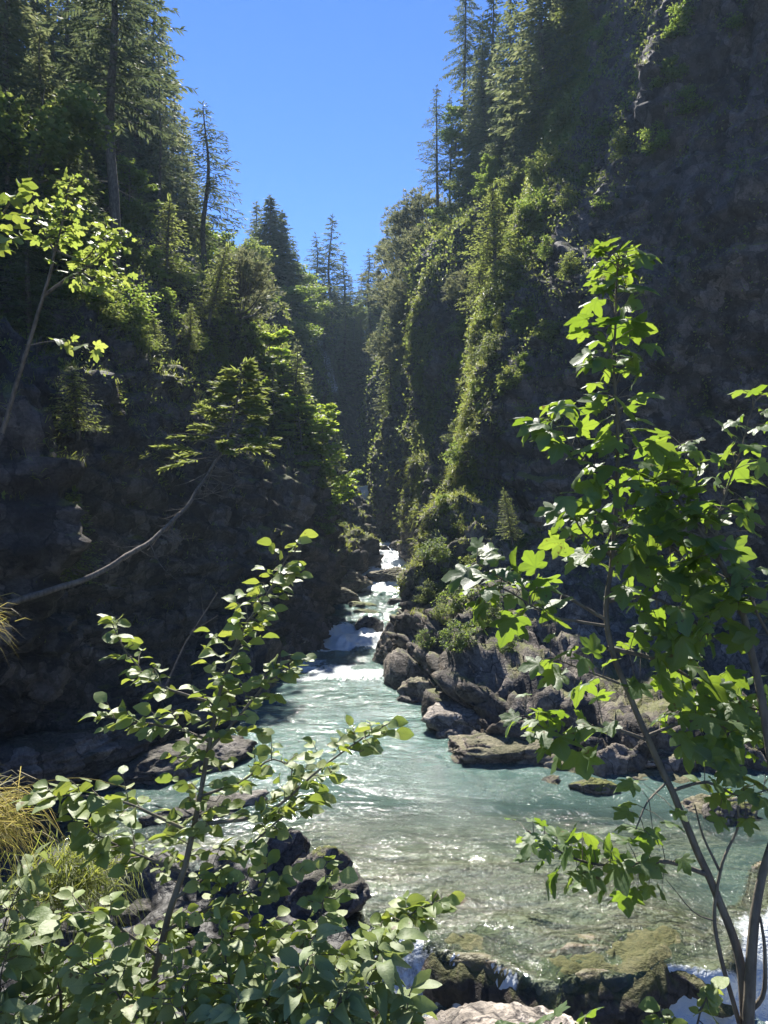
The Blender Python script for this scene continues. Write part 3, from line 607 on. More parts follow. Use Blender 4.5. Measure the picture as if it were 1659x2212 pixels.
KINDS = {
 'tall': [lambda: conifer('spruce_tree', 26, .24, .34, 3.4, .42, 5, 'spruce_dark', .34, .8, .6, .10, .8, 30), lambda: conifer('spruce_tree', 25, .22, .25, 3.0, .42, 5, 'spruce_dark', .3, .85, .55, .10, .85, 24)],
 'spruce': [lambda: conifer('spruce_tree', 16, .16, .08, 2.3, .34, 6, 'spruce', .28, .9, .48, .10, .95), lambda: conifer('spruce_tree', 15, .16, .1, 2.6, .36, 6, 'spruce', .24, .8, .5, .11, .9, 8), lambda: conifer('spruce_tree', 17, .18, .14, 2.0, .36, 6, 'spruce_dark', .3, .85, .46, .10, .92, 10)],
 'wide': [lambda: conifer('spruce_tree', 19, .2, .05, 3.3, .34, 7, 'spruce_dark', .3, .95, .6, .14, 1.0)],
 'lone': [lambda: conifer('spruce_tree', 13, .13, .16, 2.3, .42, 5, 'spruce_dark', .22, .72, .5, .075, .75, 14)],
 'thin': [lambda: conifer('spruce_tree', 17, .15, .3, 2.3, .46, 5, 'spruce_dark', .30, .95, .5, .10, .85, 14), lambda: conifer('spruce_tree', 14, .13, .15, 2.2, .44, 5, 'spruce_dark', .2, .95, .5, .10, .85, 6)],
 'young': [lambda: conifer('young_spruce', 5, .07, .10, 1.3, .125, 6, 'spruce_light', .26, .8, .27, .055, .85), lambda: conifer('young_spruce', 5.5, .07, .16, 1.2, .13, 6, 'spruce_light', .24, .8, .27, .055, .8, 6, .14)],
 'broad': [lambda: broadleaf('broadleaf_tree', 7, 4.4, 34, 7000, 'broad', .20), lambda: broadleaf('broadleaf_tree', 6, 4.6, 30, 6000, 'shrub', .18)],
 'bright': [lambda: broadleaf('maple_tree', 6.5, 3.4, 34, 4200, 'broad_bright', .24, .12, flat=.42)],
 'shrub': [lambda: broadleaf('shrub', 1.7, 1.9, 22, 2400, 'shrub', .12, .1, stems=3), lambda: broadleaf('shrub', 1.4, 2.1, 22, 2400, 'broad', .11, .1, stems=3), lambda: broadleaf('shrub', 2.2, 1.7, 24, 2400, 'broad', .13, .1, stems=3)],
 'pine': [lambda: pinebush('mountain_pine', 2.6, 3.0, 46), lambda: pinebush('mountain_pine', 3.2, 2.4, 46)],
}
PROTO = {}; USED = set(); CNT = {}
def place(kind, loc, h, label, cat, group=None, wide=1.0, tilt=(0, 0)):
    vs = KINDS[kind]; i = CNT.get(kind, 0) % len(vs); CNT[kind] = CNT.get(kind, 0)+1
    key = (kind, i)
    if key not in PROTO: PROTO[key] = vs[i]()
    r = PROTO[key]; sc = h/r['H']; sxy = sc**.75*wide if kind not in ('shrub', 'pine', 'young') else sc*wide
    rot = (tilt[0], tilt[1], rng.uniform(0, 6.28))
    if key in USED: r = dup(r, loc, rot, (sxy, sxy, sc))
    else: USED.add(key); r.location = loc; r.rotation_euler = rot; r.scale = (sxy, sxy, sc)
    if 'group' in r: del r['group']
    return tag(r, label, cat, group)
def tree(kind, dx, Y, dytop, label, group=None, wide=1.0, dybase=None, cat='tree', tilt=(0, 0)):
    t = P(dx, dytop, Y)
    if dybase is not None: zb = P(dx, dybase, Y)[2]
    else:
        zb = drop(t[0], Y)
        if zb is None or zb > t[2]-1.5: zb = t[2]-10
    return place(kind, (t[0], Y, zb-.25), t[2]-zb+.25, label, cat, group, wide, tilt)

# left slope, large trunks first
tree('tall', 243, 27, -420, 'tall spruce with a thick bare dark trunk rising high above the left slope', dybase=560, wide=1.15)
tree('tall', 143, 36, -230, 'tall spruce with a slim dark trunk left of the thickest trunk', dybase=400)
tree('lone', 444, 46, 222, 'slender lone spruce against the sky at the edge of the left slope', dybase=570, wide=1.55)
tree('thin', 345, 40, 120, 'straight spruce with bare lower trunk standing before the dense wood', dybase=480)
G1 = 'spruces in the dense wood on the left slope'
L1 = 'dark spruce crowded among others in the wood on the left slope'
for dx, Y_, tp in [(372, 52, 150), (330, 47, -30), (298, 44, -120), (395, 56, 240), (270, 50, -80), (352, 60, 40), (215, 40, -140), (180, 46, -160), (105, 38, -160), (70, 31, -200), (20, 27, -220), (118, 30, 60), (190, 34, 150), (30, 34, -60), (255, 40, 190), (330, 44, 250), (-30, 30, -100), (300, 56, 20), (415, 62, 330), (75, 40, 40), (-5, 40, -140), (160, 52, -60), (230, 58, -40), (402, 50, 330), (280, 36, 300), (90, 25, 60), (20, 21, 190), (190, 28, 330), (130, 26, 210), (150, 24, 380), (60, 20, 320)]:
    tree('spruce', dx, Y_, tp, L1, G1, wide=1.15)
L2 = 'leafy tree half hidden among the spruces on the left slope'; G2 = 'broadleaf trees in the left wood'
for dx, Y_, tp in [(280, 34, 330), (60, 22, 150), (470, 55, 480), (505, 60, 500), (430, 50, 470)]:
    tree('broad', dx, Y_, tp, L2, G2)
tree('young', 366, 33, 432, 'bushy small spruce with a leaning stem on the left slope edge', dybase=640, wide=1.35)
tree('young', 450, 33, 530, 'rounded small spruce on the cliff edge above the overhanging pine', dybase=690, wide=1.6)
tree('young', 535, 36, 850, 'pale feathery spruce at the tip of the leaning trunk', dybase=990, wide=1.7)
tree('young', 570, 36.5, 900, 'short pale spruce on the front lip of the promontory', dybase=995, wide=1.6)
place('pine', hit(500, 690)[0], 3.4, 'dark mountain pine hanging out over the edge of the left cliff', 'pine tree', wide=1.3)
place('pine', P(520, 640, 37), 2.6, 'mountain pine with upturned branches on the left cliff edge', 'pine tree', wide=1.3)
L3 = 'small bushy spruce on the shaded shelf of the left cliff'; G3 = 'small spruces on the left shelf'
for dx, dy, h in [(330, 745, 2.6), (405, 725, 2.4), (470, 740, 3.0), (430, 690, 2.2), (300, 700, 2.5)]:
    tree('young', dx, hit(dx, dy)[0][1], dy-60, L3, G3, dybase=dy+30, wide=1.5)
tree('young', 165, 17.5, 795, 'grey green spruce sapling with a leaning thin stem on the dark left cliff', dybase=930, wide=1.9)
tree('young', 160, 17.2, 1060, 'thin spruce sapling with flat shaded fans low on the dark left cliff', dybase=1250, wide=1.3)
# promontory
L4 = 'sunlit leafy tree crowning the left promontory'; G4 = 'leafy trees on the promontory'
for dx, Y_, tp, b in [(575, 43, 690, 900), (622, 41, 735, 940), (560, 39.5, 800, 980), (600, 38, 860, 990), (655, 38.5, 830, 1010)]:
    tree('bright', dx, Y_, tp, L4, G4, dybase=b, wide=1.5)
tree('spruce', 640, 39.5, 735, 'green spruce on the promontory behind the bright maple', dybase=980, wide=1.2)
tree('spruce', 590, 37.5, 790, 'ragged spruce at the front of the promontory', dybase=985, wide=1.1)
tree('bright', 705, 39.5, 838, 'bright green maple leaning out from the promontory over the stream', dybase=1085, wide=1.1)
tree('broad', 690, 52, 1080, 'small bush tree on the lit spur below the bright maple', dybase=1150, wide=.9)
# behind, left
tree('wide', 582, 75, 420, 'broad dark spruce towering over the back of the left wood', dybase=720, wide=1.75)
tree('spruce', 552, 79, 435, 'narrow spruce peak left of the broad dark spruce', dybase=720, wide=1.5)
tree('wide', 610, 77, 455, 'broad dark spruce on the right flank of the tallest back spruce', dybase=730, wide=1.6)
L5 = 'yellow green leafy tree below the dark spruces at the back'; G5 = 'leafy trees at the back of the left wood'
for dx, Y_, tp, b in [(643, 82, 555, 720), (665, 86, 580, 720), (630, 70, 600, 760), (520, 66, 490, 640), (548, 62, 560, 700)]:
    tree('broad', dx, Y_, tp, L5, G5, dybase=b, wide=1.3)
# head of the gorge
tree('thin', 714, 95, 465, 'tallest slim spruce on the headwall rim', dybase=740, wide=1.7)
tree('thin', 684, 97, 503, 'slim spruce just left of the tallest on the rim', dybase=715, wide=1.7)
tree('thin', 743, 98, 548, 'slim spruce just right of the tallest on the rim', dybase=720, wide=1.7)
tree('thin', 796, 99, 537, 'lone open spruce right of the gap on the headwall rim', dybase=705, wide=1.7)
tree('thin', 821, 99, 572, 'shorter spruce beside the open spruce on the rim', dybase=705, wide=1.7)
L6 = 'thin spruce in the back row behind the headwall rim'; G6 = 'spruces in the back row on the rim'
for dx, Y_, tp in [(662, 108, 600), (700, 112, 580), (728, 115, 590), (758, 106, 600), (775, 112, 615), (845, 104, 600), (855, 110, 580), (808, 118, 600), (780, 122, 590)]:
    tree('thin', dx, Y_, tp, L6, G6, dybase=715)
L7 = 'small leafy tree on the headwall rim'; G7 = 'leafy trees on the headwall rim'
for dx, Y_, tp in [(690, 100, 640), (770, 101, 650), (815, 101, 620), (840, 100, 630), (655, 96, 640), (735, 103, 655), (790, 106, 660), (705, 99, 668), (722, 98, 676), (752, 99, 670), (765, 98, 678), (780, 99, 672), (800, 98, 668), (826, 98, 660), (676, 97, 665)]:
    tree('broad', dx, Y_, tp, L7, G7, dybase=712, wide=1.2)
tree('spruce', 745, 90, 650, 'drooping spruce growing below the rim beside the thin fall', dybase=860, wide=1.5)
L15 = 'dark spruce hanging on the steps of the headwall below the rim'; G15 = 'spruces on the headwall steps'
for dx, Y_, tp, b in [(700, 86, 690, 830), (722, 84, 760, 900), (765, 92, 680, 780), (800, 92, 660, 770), (828, 88, 670, 800), (680, 82, 740, 880), (845, 82, 720, 840), (780, 95, 690, 740)]:
    tree('spruce', dx, Y_, tp, L15, G15, dybase=b, wide=1.6)
L16 = 'full dark spruce closing the gap behind the headwall rim'; G16 = 'full spruces behind the rim'
for dx, Y_, tp in [(668, 112, 590), (695, 118, 620), (720, 110, 625), (745, 120, 630), (770, 112, 640), (800, 116, 630), (830, 112, 610), (855, 106, 600)]:
    tree('wide', dx, Y_, tp, L16, G16, dybase=725, wide=1.6)
# right ridge
tree('tall', 1003, 62, -150, 'tall leaning spruce with bare trunk on the right skyline', dybase=330, wide=.8, tilt=(0, -.04))
tree('lone', 944, 62, 185, 'spruce at the outer edge of the right skyline', dybase=440, wide=1.1)
tree('thin', 973, 61, 205, 'spruce with a reddish bare trunk next to the edge of the right skyline', dybase=440, wide=.9)
tree('spruce', 1172, 46, -190, 'big full spruce with a dark trunk on the upper right slope', dybase=310, wide=1.5)
L8 = 'spruce in the thick growth on the upper right slope'; G8 = 'spruces on the upper right slope'
for dx, Y_, tp in [(1105, 52, -60), (1062, 57, -40), (1130, 50, 60), (1090, 50, 150), (1045, 56, 90), (1150, 46, 200), (1110, 47, 260), (1020, 60, 170), (1215, 50, -120), (1075, 54, 230), (1040, 60, 30)]:
    tree('spruce', dx, Y_, tp, L8, G8, wide=1.25)
L9 = 'leafy tree in the thick growth on the upper right slope'; G9 = 'leafy trees on the upper right slope'
for dx, Y_, tp, b in [(985, 60, 215, 330), (1020, 57, 330, 470), (1060, 50, 330, 440), (980, 58, 420, 520), (1000, 55, 470, 560), (1110, 46, 350, 460), (945, 60, 440, 560), (1040, 50, 430, 520)]:
    tree('broad', dx, Y_, tp, L9, G9, dybase=b)
tree('young', 1065, 38.5, 410, 'small spruce with a bent trunk on the mossy upper rib', dybase=600, wide=1.6, tilt=(0, -.2))
tree('young', 1040, 41, 560, 'small rounded spruce below the bent one on the rib', dybase=680, wide=1.5)
place('pine', hit(1028, 660)[0], 3.0, 'grey green mountain pine on the rib above the pale pillar', 'pine tree', wide=1.0)
L10 = 'feathery mountain pine clinging to the hazy cliff at the back right'; G10 = 'pines on the hazy back right cliff'
for dx, dy, Y_, h in [(905, 560, 66, 4.5), (880, 600, 72, 5), (890, 520, 70, 4.5), (915, 480, 66, 4), (930, 540, 60, 4), (900, 640, 66, 4.5), (870, 560, 80, 5), (925, 620, 58, 3.6), (895, 700, 64, 4.5), (880, 760, 64, 4), (900, 770, 60, 3.4)]:
    place('pine', P(dx, dy+30, Y_), h, L10, 'pine tree', G10, wide=1.25)
tree('spruce', 843, 62, 740, 'spruce clinging to the foremost edge of the back right buttress', dybase=905, wide=1.1)
tree('spruce', 872, 60, 790, 'second spruce just in front on the back right buttress', dybase=920, wide=1.15)
tree('young', 905, 55, 915, 'little spruce on top of the mossy block in mid gorge', dybase=960, wide=1.5)
tree('young', 955, 47, 895, 'little spruce on a ledge right of the mossy block', dybase=960, wide=1.3)
tree('young', 1107, 27.5, 1058, 'small pale spruce standing alone at the foot of the great dark wall', dybase=1165, wide=1.15)
# shrubs
L11 = 'sunlit shrub rooted along the mossy rib of the right cliff'; G11 = 'shrubs along the right rib'
for dx, dy, h in [(1235, 90, 2), (1215, 200, 2), (1195, 300, 1.8), (1165, 390, 2), (1140, 470, 2.2), (1110, 520, 2), (1100, 600, 1.6), (1075, 690, 1.8), (1130, 720, 1.8), (1060, 770, 1.6), (1010, 800, 1.8), (1150, 700, 1.6), (985, 950, 1.6), (1000, 1000, 1.2), (960, 1110, 1.3), (985, 1160, 1.2), (935, 1200, 1.2), (960, 1270, 1.3), (925, 1290, 1), (1000, 1310, 1.2), (1060, 1330, 1.2), (1100, 840, 1.4), (1000, 1385, 1.0), (1045, 1365, 1.1), (950, 1345, .9), (925, 1390, .7), (1090, 1400, 1.0), (1010, 1245, 1.2), (940, 1040, 1.3), (1030, 860, 1.4), (1090, 640, 1.7), (1150, 560, 1.8), (1180, 470, 1.6), (1060, 720, 1.5), (1010, 720, 1.6), (1130, 800, 1.3), (1180, 740, 1.4)]:
    q, n = hit(dx, dy); place('shrub', q-n*.15, h*.8, L11, 'shrub', G11, wide=1.1, tilt=(-.2, -.2))
L12 = 'dim shrub clinging to the great shaded wall on the right'; G12 = 'shrubs on the great shaded wall'
for dx, dy, h in [(1300, 90, 1.8), (1460, 80, 2.2), (1440, 180, 1.6), (1480, 250, 1.4), (1300, 290, 1.6), (1350, 330, 1.6), (1420, 330, 1.5), (1270, 400, 1.8), (1230, 450, 1.7), (1300, 460, 1.3), (1180, 560, 1.6), (1230, 600, 1.5), (1120, 1180, 1.0), (1160, 1150, 1.1), (1200, 1190, .9), (1600, 60, 1.6), (1250, 180, 1.5)]:
    q, n = hit(dx, dy); place('shrub', q-n*.15, h*.8, L12, 'shrub', G12)
L13 = 'shrub on the shaded shelf above the dark left cliff'; G13 = 'shrubs on the left shelf'
for dx, dy, h in [(220, 700, 1.6), (265, 690, 1.8), (360, 690, 1.6), (300, 760, 1.3), (420, 760, 1.5), (480, 790, 1.4), (510, 760, 1.5), (390, 620, 1.6), (330, 600, 1.8), (270, 560, 1.6), (440, 640, 1.4), (540, 740, 1.6), (70, 560, 1.5), (140, 640, 1.4), (60, 640, 1.4), (500, 700, 1.4), (560, 870, 1.2)]:
    q, n = hit(dx, dy); place('shrub', q-n*.15, h*.85, L13, 'shrub', G13, wide=1.2)
L14 = 'low bush on the lit spur left of the rapids'; G14 = 'bushes on the lit spur'
for dx, dy, h in [(715, 1110, 1.2), (735, 1130, 1.1), (700, 1150, 1.2), (745, 1150, 1.0), (690, 1050, 1.2), (725, 1080, 1.0)]:
    q, n = hit(dx, dy); place('shrub', q-n*.1, h, L14, 'shrub', G14)

# ------------------------------------------------------------------ uncounted ground cover on the cliffs: grass and low leaves
def cover(w, dens, n_leaf, n_grass, tagtxt, lsz=.15):
    p = w['p']; ns, nz = p.shape[:2]
    a = p[1:, :-1]-p[:-1, :-1]; b = p[:-1, 1:]-p[:-1, :-1]; N = np.cross(b, a); area = np.linalg.norm(N, axis=2)+1e-9; N = N/area[..., None]
    q = p[:-1, :-1]; ci = np.repeat(w['ci'][:-1, None], nz-1, 1)
    vis = (q[..., 1] > 6) & (np.abs(q[..., 0]) < .72*q[..., 1]+2) & (q[..., 2]-6 < .85*q[..., 1])
    wl, wg = dens(ci, q, N); wl = wl*area*vis; wg = wg*area*vis
    def pick(wt, n):
        k = rng.choice(wt.size, n, p=(wt/wt.sum()).ravel()); r1, r2 = rng.random((2, n, 1))
        return q.reshape(-1, 3)[k]+a.reshape(-1, 3)[k]*r1+b.reshape(-1, 3)[k]*r2, N.reshape(-1, 3)[k]
    ac = Acc(); pt, nn = pick(wl, n_leaf); m = 8
    sc = np.clip(pt[:, 1]/34, .7, 1.8)
    pos = np.repeat(pt, m, 0)+rng.normal(size=(n_leaf*m, 3))*.17*np.repeat(sc, m)[:, None]+np.repeat(nn, m, 0)*(rng.random((n_leaf*m, 1))*.28)
    ln = lsz*np.repeat(sc, m)*rng.uniform(.6, 1.3, n_leaf*m)
    leafquads(ac, pos, rdir(len(pos))+np.repeat(nn, m, 0)*.5+[0, 0, -.2], np.array([0, .1, 1])+.7*rng.normal(size=pos.shape), ln, ln*.6)
    tag(ac.obj('undergrowth', M['shrub']), 'low leafy growth covering '+tagtxt, kind='stuff')
    ac = Acc(); pt, nn = pick(wg, n_grass); m = 9; sc = np.clip(pt[:, 1]/30, .6, 1.7)
    pos = np.repeat(pt, m, 0)+rng.normal(size=(n_grass*m, 3))*.07; k = len(pos); s2 = np.repeat(sc, m)
    d = np.repeat(nn, m, 0)*.75+np.array([0, 0, .75])+.5*rng.normal(size=(k, 3))
    blades(ac, pos, d, rng.uniform(.25, .6, k)*s2**.6, .022*s2, rng.uniform(.5, 1.6, k))
    tag(ac.obj('grass', M['grass']), 'tufts of long grass hanging on '+tagtxt, kind='stuff')
def dens_R(ci, q, N):
    f = fbm((q*.16).reshape(-1, 3), 4, 501).reshape(ci.shape); f2 = fbm((q*.5).reshape(-1, 3), 3, 502).reshape(ci.shape)
    z = q[..., 2]; up = np.clip(N[..., 2], 0, 1)
    rib = np.exp(-((ci-6.2)/.72)**2)
    g = 9*(1+2*sstep(14, 30, z))*rib*sstep(-.45, .1, f2)*sstep(2, 4, z)+1.3*sstep(7, 8, ci)*(up+.12)*sstep(-.2, .2, f2)*sstep(3.5, 5, z)
    g = g+sstep(3.0, 3.6, ci)*sstep(6, 5.3, ci)*(up*1.4)*sstep(.05, .35, f)*sstep(3, 6, z)+.6*up*sstep(2.2, 2.8, z)
    l = 1.2*sstep(6.2, 7, ci)*sstep(9, 16, z)*sstep(.0, .35, f+.3*f2+.6*up-.25*sstep(20, 12, z))+.9*sstep(3.3, 4.4, ci)*sstep(16, 27, z+9*f)*sstep(-.1, .3, f2)+1.6*rib*sstep(5, 8, z)
    g = g+4*sstep(4.7, 5.3, ci)*sstep(6.9, 6.5, ci)*up*sstep(1.5, 2.4, z)*sstep(7, 4.5, z)*sstep(-.25, .2, f2)
    l = l+.55*sstep(1.5, 2.5, ci)*sstep(5.6, 5.0, ci)*sstep(5, 12, z)*sstep(.0, .35, f+.4*f2+.5*up)
    l = l+.5*sstep(7.5, 8.5, ci)*(up+.05)*sstep(4, 6, z)
    return l+1e-4, g+1e-4
def dens_L(ci, q, N):
    f = fbm((q*.18).reshape(-1, 3), 4, 601).reshape(ci.shape); f2 = fbm((q*.6).reshape(-1, 3), 3, 602).reshape(ci.shape)
    z = q[..., 2]; up = np.clip(N[..., 2], 0, 1)
    l = 1.3*sstep(8.5, 12, z+2*f)*sstep(-.5, 0, f2)+.35*up*sstep(.0, .35, f)*sstep(2.5, 4, z)
    g = 1.2*sstep(6.5, 9.5, z+2.5*f)*(up+.2)*sstep(16, 12, z)+.5*up*sstep(-.1, .3, f)*sstep(2, 3, z)+1.6*sstep(2, 2.3, ci)*sstep(5, 4.6, ci)*up*sstep(-.3, .1, f2)*sstep(2.8, 3.8, z)
    return l+1e-4, g+1e-4
def dens_B(ci, q, N):
    z = q[..., 2]; f = fbm((q*.2).reshape(-1, 3), 3, 701).reshape(ci.shape); up = np.clip(N[..., 2], 0, 1)
    return sstep(24, 31, z+6*f)+.1*up+1e-4, up+1e-4
cover(W_R, dens_R, 48000, 30000, 'the ribs and ledges of the right cliff')
def dens_rib(ci, q, N):
    f2 = fbm((q*.6).reshape(-1, 3), 3, 504).reshape(ci.shape); z = q[..., 2]
    g = np.exp(-((ci-6.1-.25*f2)/.34)**2)*sstep(2.5, 4, z)*(1+1.6*sstep(14, 30, z))*sstep(-.55, .0, f2)+.5*np.exp(-((ci-9.1)/.25)**2)*sstep(3, 6, z)*sstep(-.2, .2, f2)
    return 1e-4+g*sstep(8, 14, z)*.6, g+1e-5
cover(W_R, dens_rib, 5000, 17000, 'the sunlit spine of the right cliff')
cover(W_L, dens_L, 30000, 16000, 'the slope and shelves of the left cliff')
cover(W_B, dens_B, 3500, 1200, 'the rim of the headwall')

# ------------------------------------------------------------------ rocks: each a boulder of its own
import bmesh
def rock(name, label, c, dims, seed, m='rock', rz=0.0, cat='rock', group=None, strata=0.0, sub=5, facets=14):
    bm = bmesh.new(); bmesh.ops.create_icosphere(bm, subdivisions=sub, radius=1); p = np.array([v.co[:] for v in bm.verts]); F = np.array([[v.index for v in f.verts] for f in bm.faces]); bm.free()
    g = np.random.default_rng(seed); n = unit(g.normal(size=(facets, 3))); d = g.uniform(.62, 1.0, facets)
    r = np.min(np.where(p@n.T > .05, d/np.maximum(p@n.T, .05), 9), axis=1); r = np.minimum(r, 1.15); q = p*r[:, None]
    q = q*(1+.10*fbm(p*2.2+seed, 3, seed)[:, None]+.05*ridged(p*5+seed, 3, seed+3)[:, None])
    if strata:
        zz = q[:, 2]*dims[2]+.06*fbm(p*2, 2, seed+7); k = zz/strata; f = k-np.floor(k)
        q[:, :2] *= (1+(.05+.13*_h(np.floor(k), 0*k, 0*k, seed))*(np.minimum(f*2.5, 1)-.6))[:, None]
    q = q*np.array(dims)*.5; co, si = math.cos(rz), math.sin(rz); q = np.stack([q[:, 0]*co-q[:, 1]*si, q[:, 0]*si+q[:, 1]*co, q[:, 2]], 1)
    q = q+.02*min(dims)*fbm(q*9/min(dims), 3, seed+9)[:, None]
    a = Acc(); a.add(q, F); o = a.obj(name, M[m]); o.location = c
    return tag(o, label, cat, group)
def wz(q): return float(water_z(np.array([q[0]]), np.array([q[1]]))[0])
def rk(dx, dy, Y, w, h, d, seed, label, m='rock', sink=.35, **k):     # w, h, d in metres; stands in the water or on the bed there
    q = P(dx, dy, Y); return rock('boulder', label, (q[0], q[1], q[2]), (w, d, h), seed, m, cat='boulder', **k)
rk(780, 1309, 40.5, 1.5, .55, 1.2, 1, 'flat green mossy boulder, the upper of two in the rapids', 'rock_moss', facets=8)
rk(788, 1330, 38.6, 1.5, .6, 1.1, 2, 'yellow mossy slanting boulder just below the flat mossy one', 'rock_moss', facets=8)
rk(797, 1364, 34.6, 1.35, 1.25, 1.2, 3, 'dark pyramid shaped boulder in the rapids', 'rock_dark', facets=7)
rk(690, 1390, 33, .95, .5, .8, 4, 'low dark wet stone left of the pyramid boulder', 'rock_dark')
rk(765, 1387, 33, .8, .35, .6, 5, 'small flat dark stone awash in front of the pyramid boulder', 'rock_dark')
rk(722, 1345, 36.5, 1.0, .8, .9, 6, 'dark rounded stone at the left edge of the rapids', 'rock_dark')
rk(852, 1303, 41.5, 1.2, .5, 1.0, 7, 'low dark rock against the foot of the right wall', 'rock_dark')
rk(826, 1340, 38, 1.3, .4, .9, 8, 'long low wet rock splitting the rapids', 'rock_dark')
rk(838, 1248, 47.2, 2.3, 1.5, 1.4, 9, 'craggy rock dividing the white cascade', 'rock', strata=.22)
rk(829, 1193, 53, 1.0, 1.05, 1.0, 10, 'small dark boulder in the middle of the white cascade', 'rock_dark')
rk(858, 1190, 53.5, 1.3, 1.35, 1.2, 11, 'dark boulder beside the cascade under the right wall', 'rock_dark')
rk(806, 1172, 57, 1.6, .5, 1.0, 12, 'flat stone at the lip of the cascade', 'rock_dark')
rk(752, 1225, 48.5, 3.2, 2.6, 2.4, 13, 'big rough grey rock on the left of the cascade', 'rock', strata=.3)
rk(722, 1265, 45, 4.0, 2.4, 2.2, 14, 'broad dark rock stepping down left of the rapids', 'rock', strata=.3)
rk(730, 1295, 42, 3.0, 1.2, 1.6, 15, 'low ridge of pale rock at the left water edge', 'rock', rz=-.4, strata=.25)
rk(768, 1150, 57.5, 2.8, 2.0, 2.0, 16, 'dark sunlit rock beside the little fall', 'rock', strata=.3)
# right bank ledges
rk(856, 1420, 28.6, 1.7, 2.5, 2.0, 21, 'blocky upright rock at the foot of the mossy rib', 'rock', strata=.35, facets=9)
rk(905, 1450, 25.8, 1.5, 2.0, 1.6, 22, 'fractured dark rock beside the blocky upright one', 'rock', strata=.3, facets=9)
rk(935, 1500, 22.8, 1.9, 1.3, 1.5, 23, 'rounded brown rock at the turn of the right bank', 'rock', facets=10)
rk(980, 1465, 24, 2.0, 2.0, 1.6, 24, 'tall creviced rock under the grassy bank', 'rock', strata=.35)
rk(886, 1508, 22.6, .8, .3, .6, 25, 'small dark stone awash off the right bank', 'rock_dark')
rk(1025, 1565, 19.6, 2.6, 1.2, 2.2, 26, 'smooth pale humped slab on the right bank', 'slab', facets=9, rz=.3)
rk(1090, 1635, 17.6, 3.4, .85, 1.7, 27, 'layered rock ledge with moss below the pale slab', 'rock', strata=.16, facets=9)
rk(1215, 1670, 17.0, 3.8, .8, 1.6, 28, 'long layered ledge running along the right water edge', 'rock', strata=.13, facets=9)
rk(1340, 1640, 17.3, 2.6, .9, 1.6, 29, 'layered ledge block behind the maple stem', 'rock', strata=.15)
rk(1450, 1690, 16.4, 2.4, .7, 1.5, 30, 'low layered block at the far end of the right ledge', 'rock', strata=.15)
rk(1275, 1702, 15.4, 1.0, .4, .6, 31, 'brown mossy stone at the water line of the ledge', 'rock_moss')
rk(1195, 1695, 15.8, .5, .3, .4, 32, 'small grey stone in the water under the long ledge', 'rock')
rk(1585, 1775, 13.9, 1.0, .8, .8, 33, 'mossy round stone at the right shore', 'rock_moss')
rk(1520, 1745, 14.5, 1.4, .5, .9, 34, 'low grey shore stone left of the mossy round one', 'rock')
for k_, (dx, dy, Y_, w, h_, d_) in enumerate([(90, 1650, 15.2, 4.2, 1.3, 2.0), (250, 1600, 17.6, 3.6, 1.2, 1.8), (390, 1560, 19.6, 3.2, 1.1, 1.6), (500, 1490, 22.4, 3.0, 1.1, 1.5)]):
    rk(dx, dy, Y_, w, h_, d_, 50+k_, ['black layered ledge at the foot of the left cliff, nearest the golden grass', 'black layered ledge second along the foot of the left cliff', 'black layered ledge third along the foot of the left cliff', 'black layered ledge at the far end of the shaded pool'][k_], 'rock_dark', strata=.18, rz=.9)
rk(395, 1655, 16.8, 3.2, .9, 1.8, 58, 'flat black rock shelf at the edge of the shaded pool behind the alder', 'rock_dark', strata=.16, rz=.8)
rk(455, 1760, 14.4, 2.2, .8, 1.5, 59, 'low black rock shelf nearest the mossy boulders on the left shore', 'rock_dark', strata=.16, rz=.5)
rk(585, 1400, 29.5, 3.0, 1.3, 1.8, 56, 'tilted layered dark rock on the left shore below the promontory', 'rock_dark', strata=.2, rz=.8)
rk(618, 1352, 33.5, 2.6, 1.6, 1.6, 57, 'dark layered block under the promontory by the rapids', 'rock_dark', strata=.22, rz=.6)
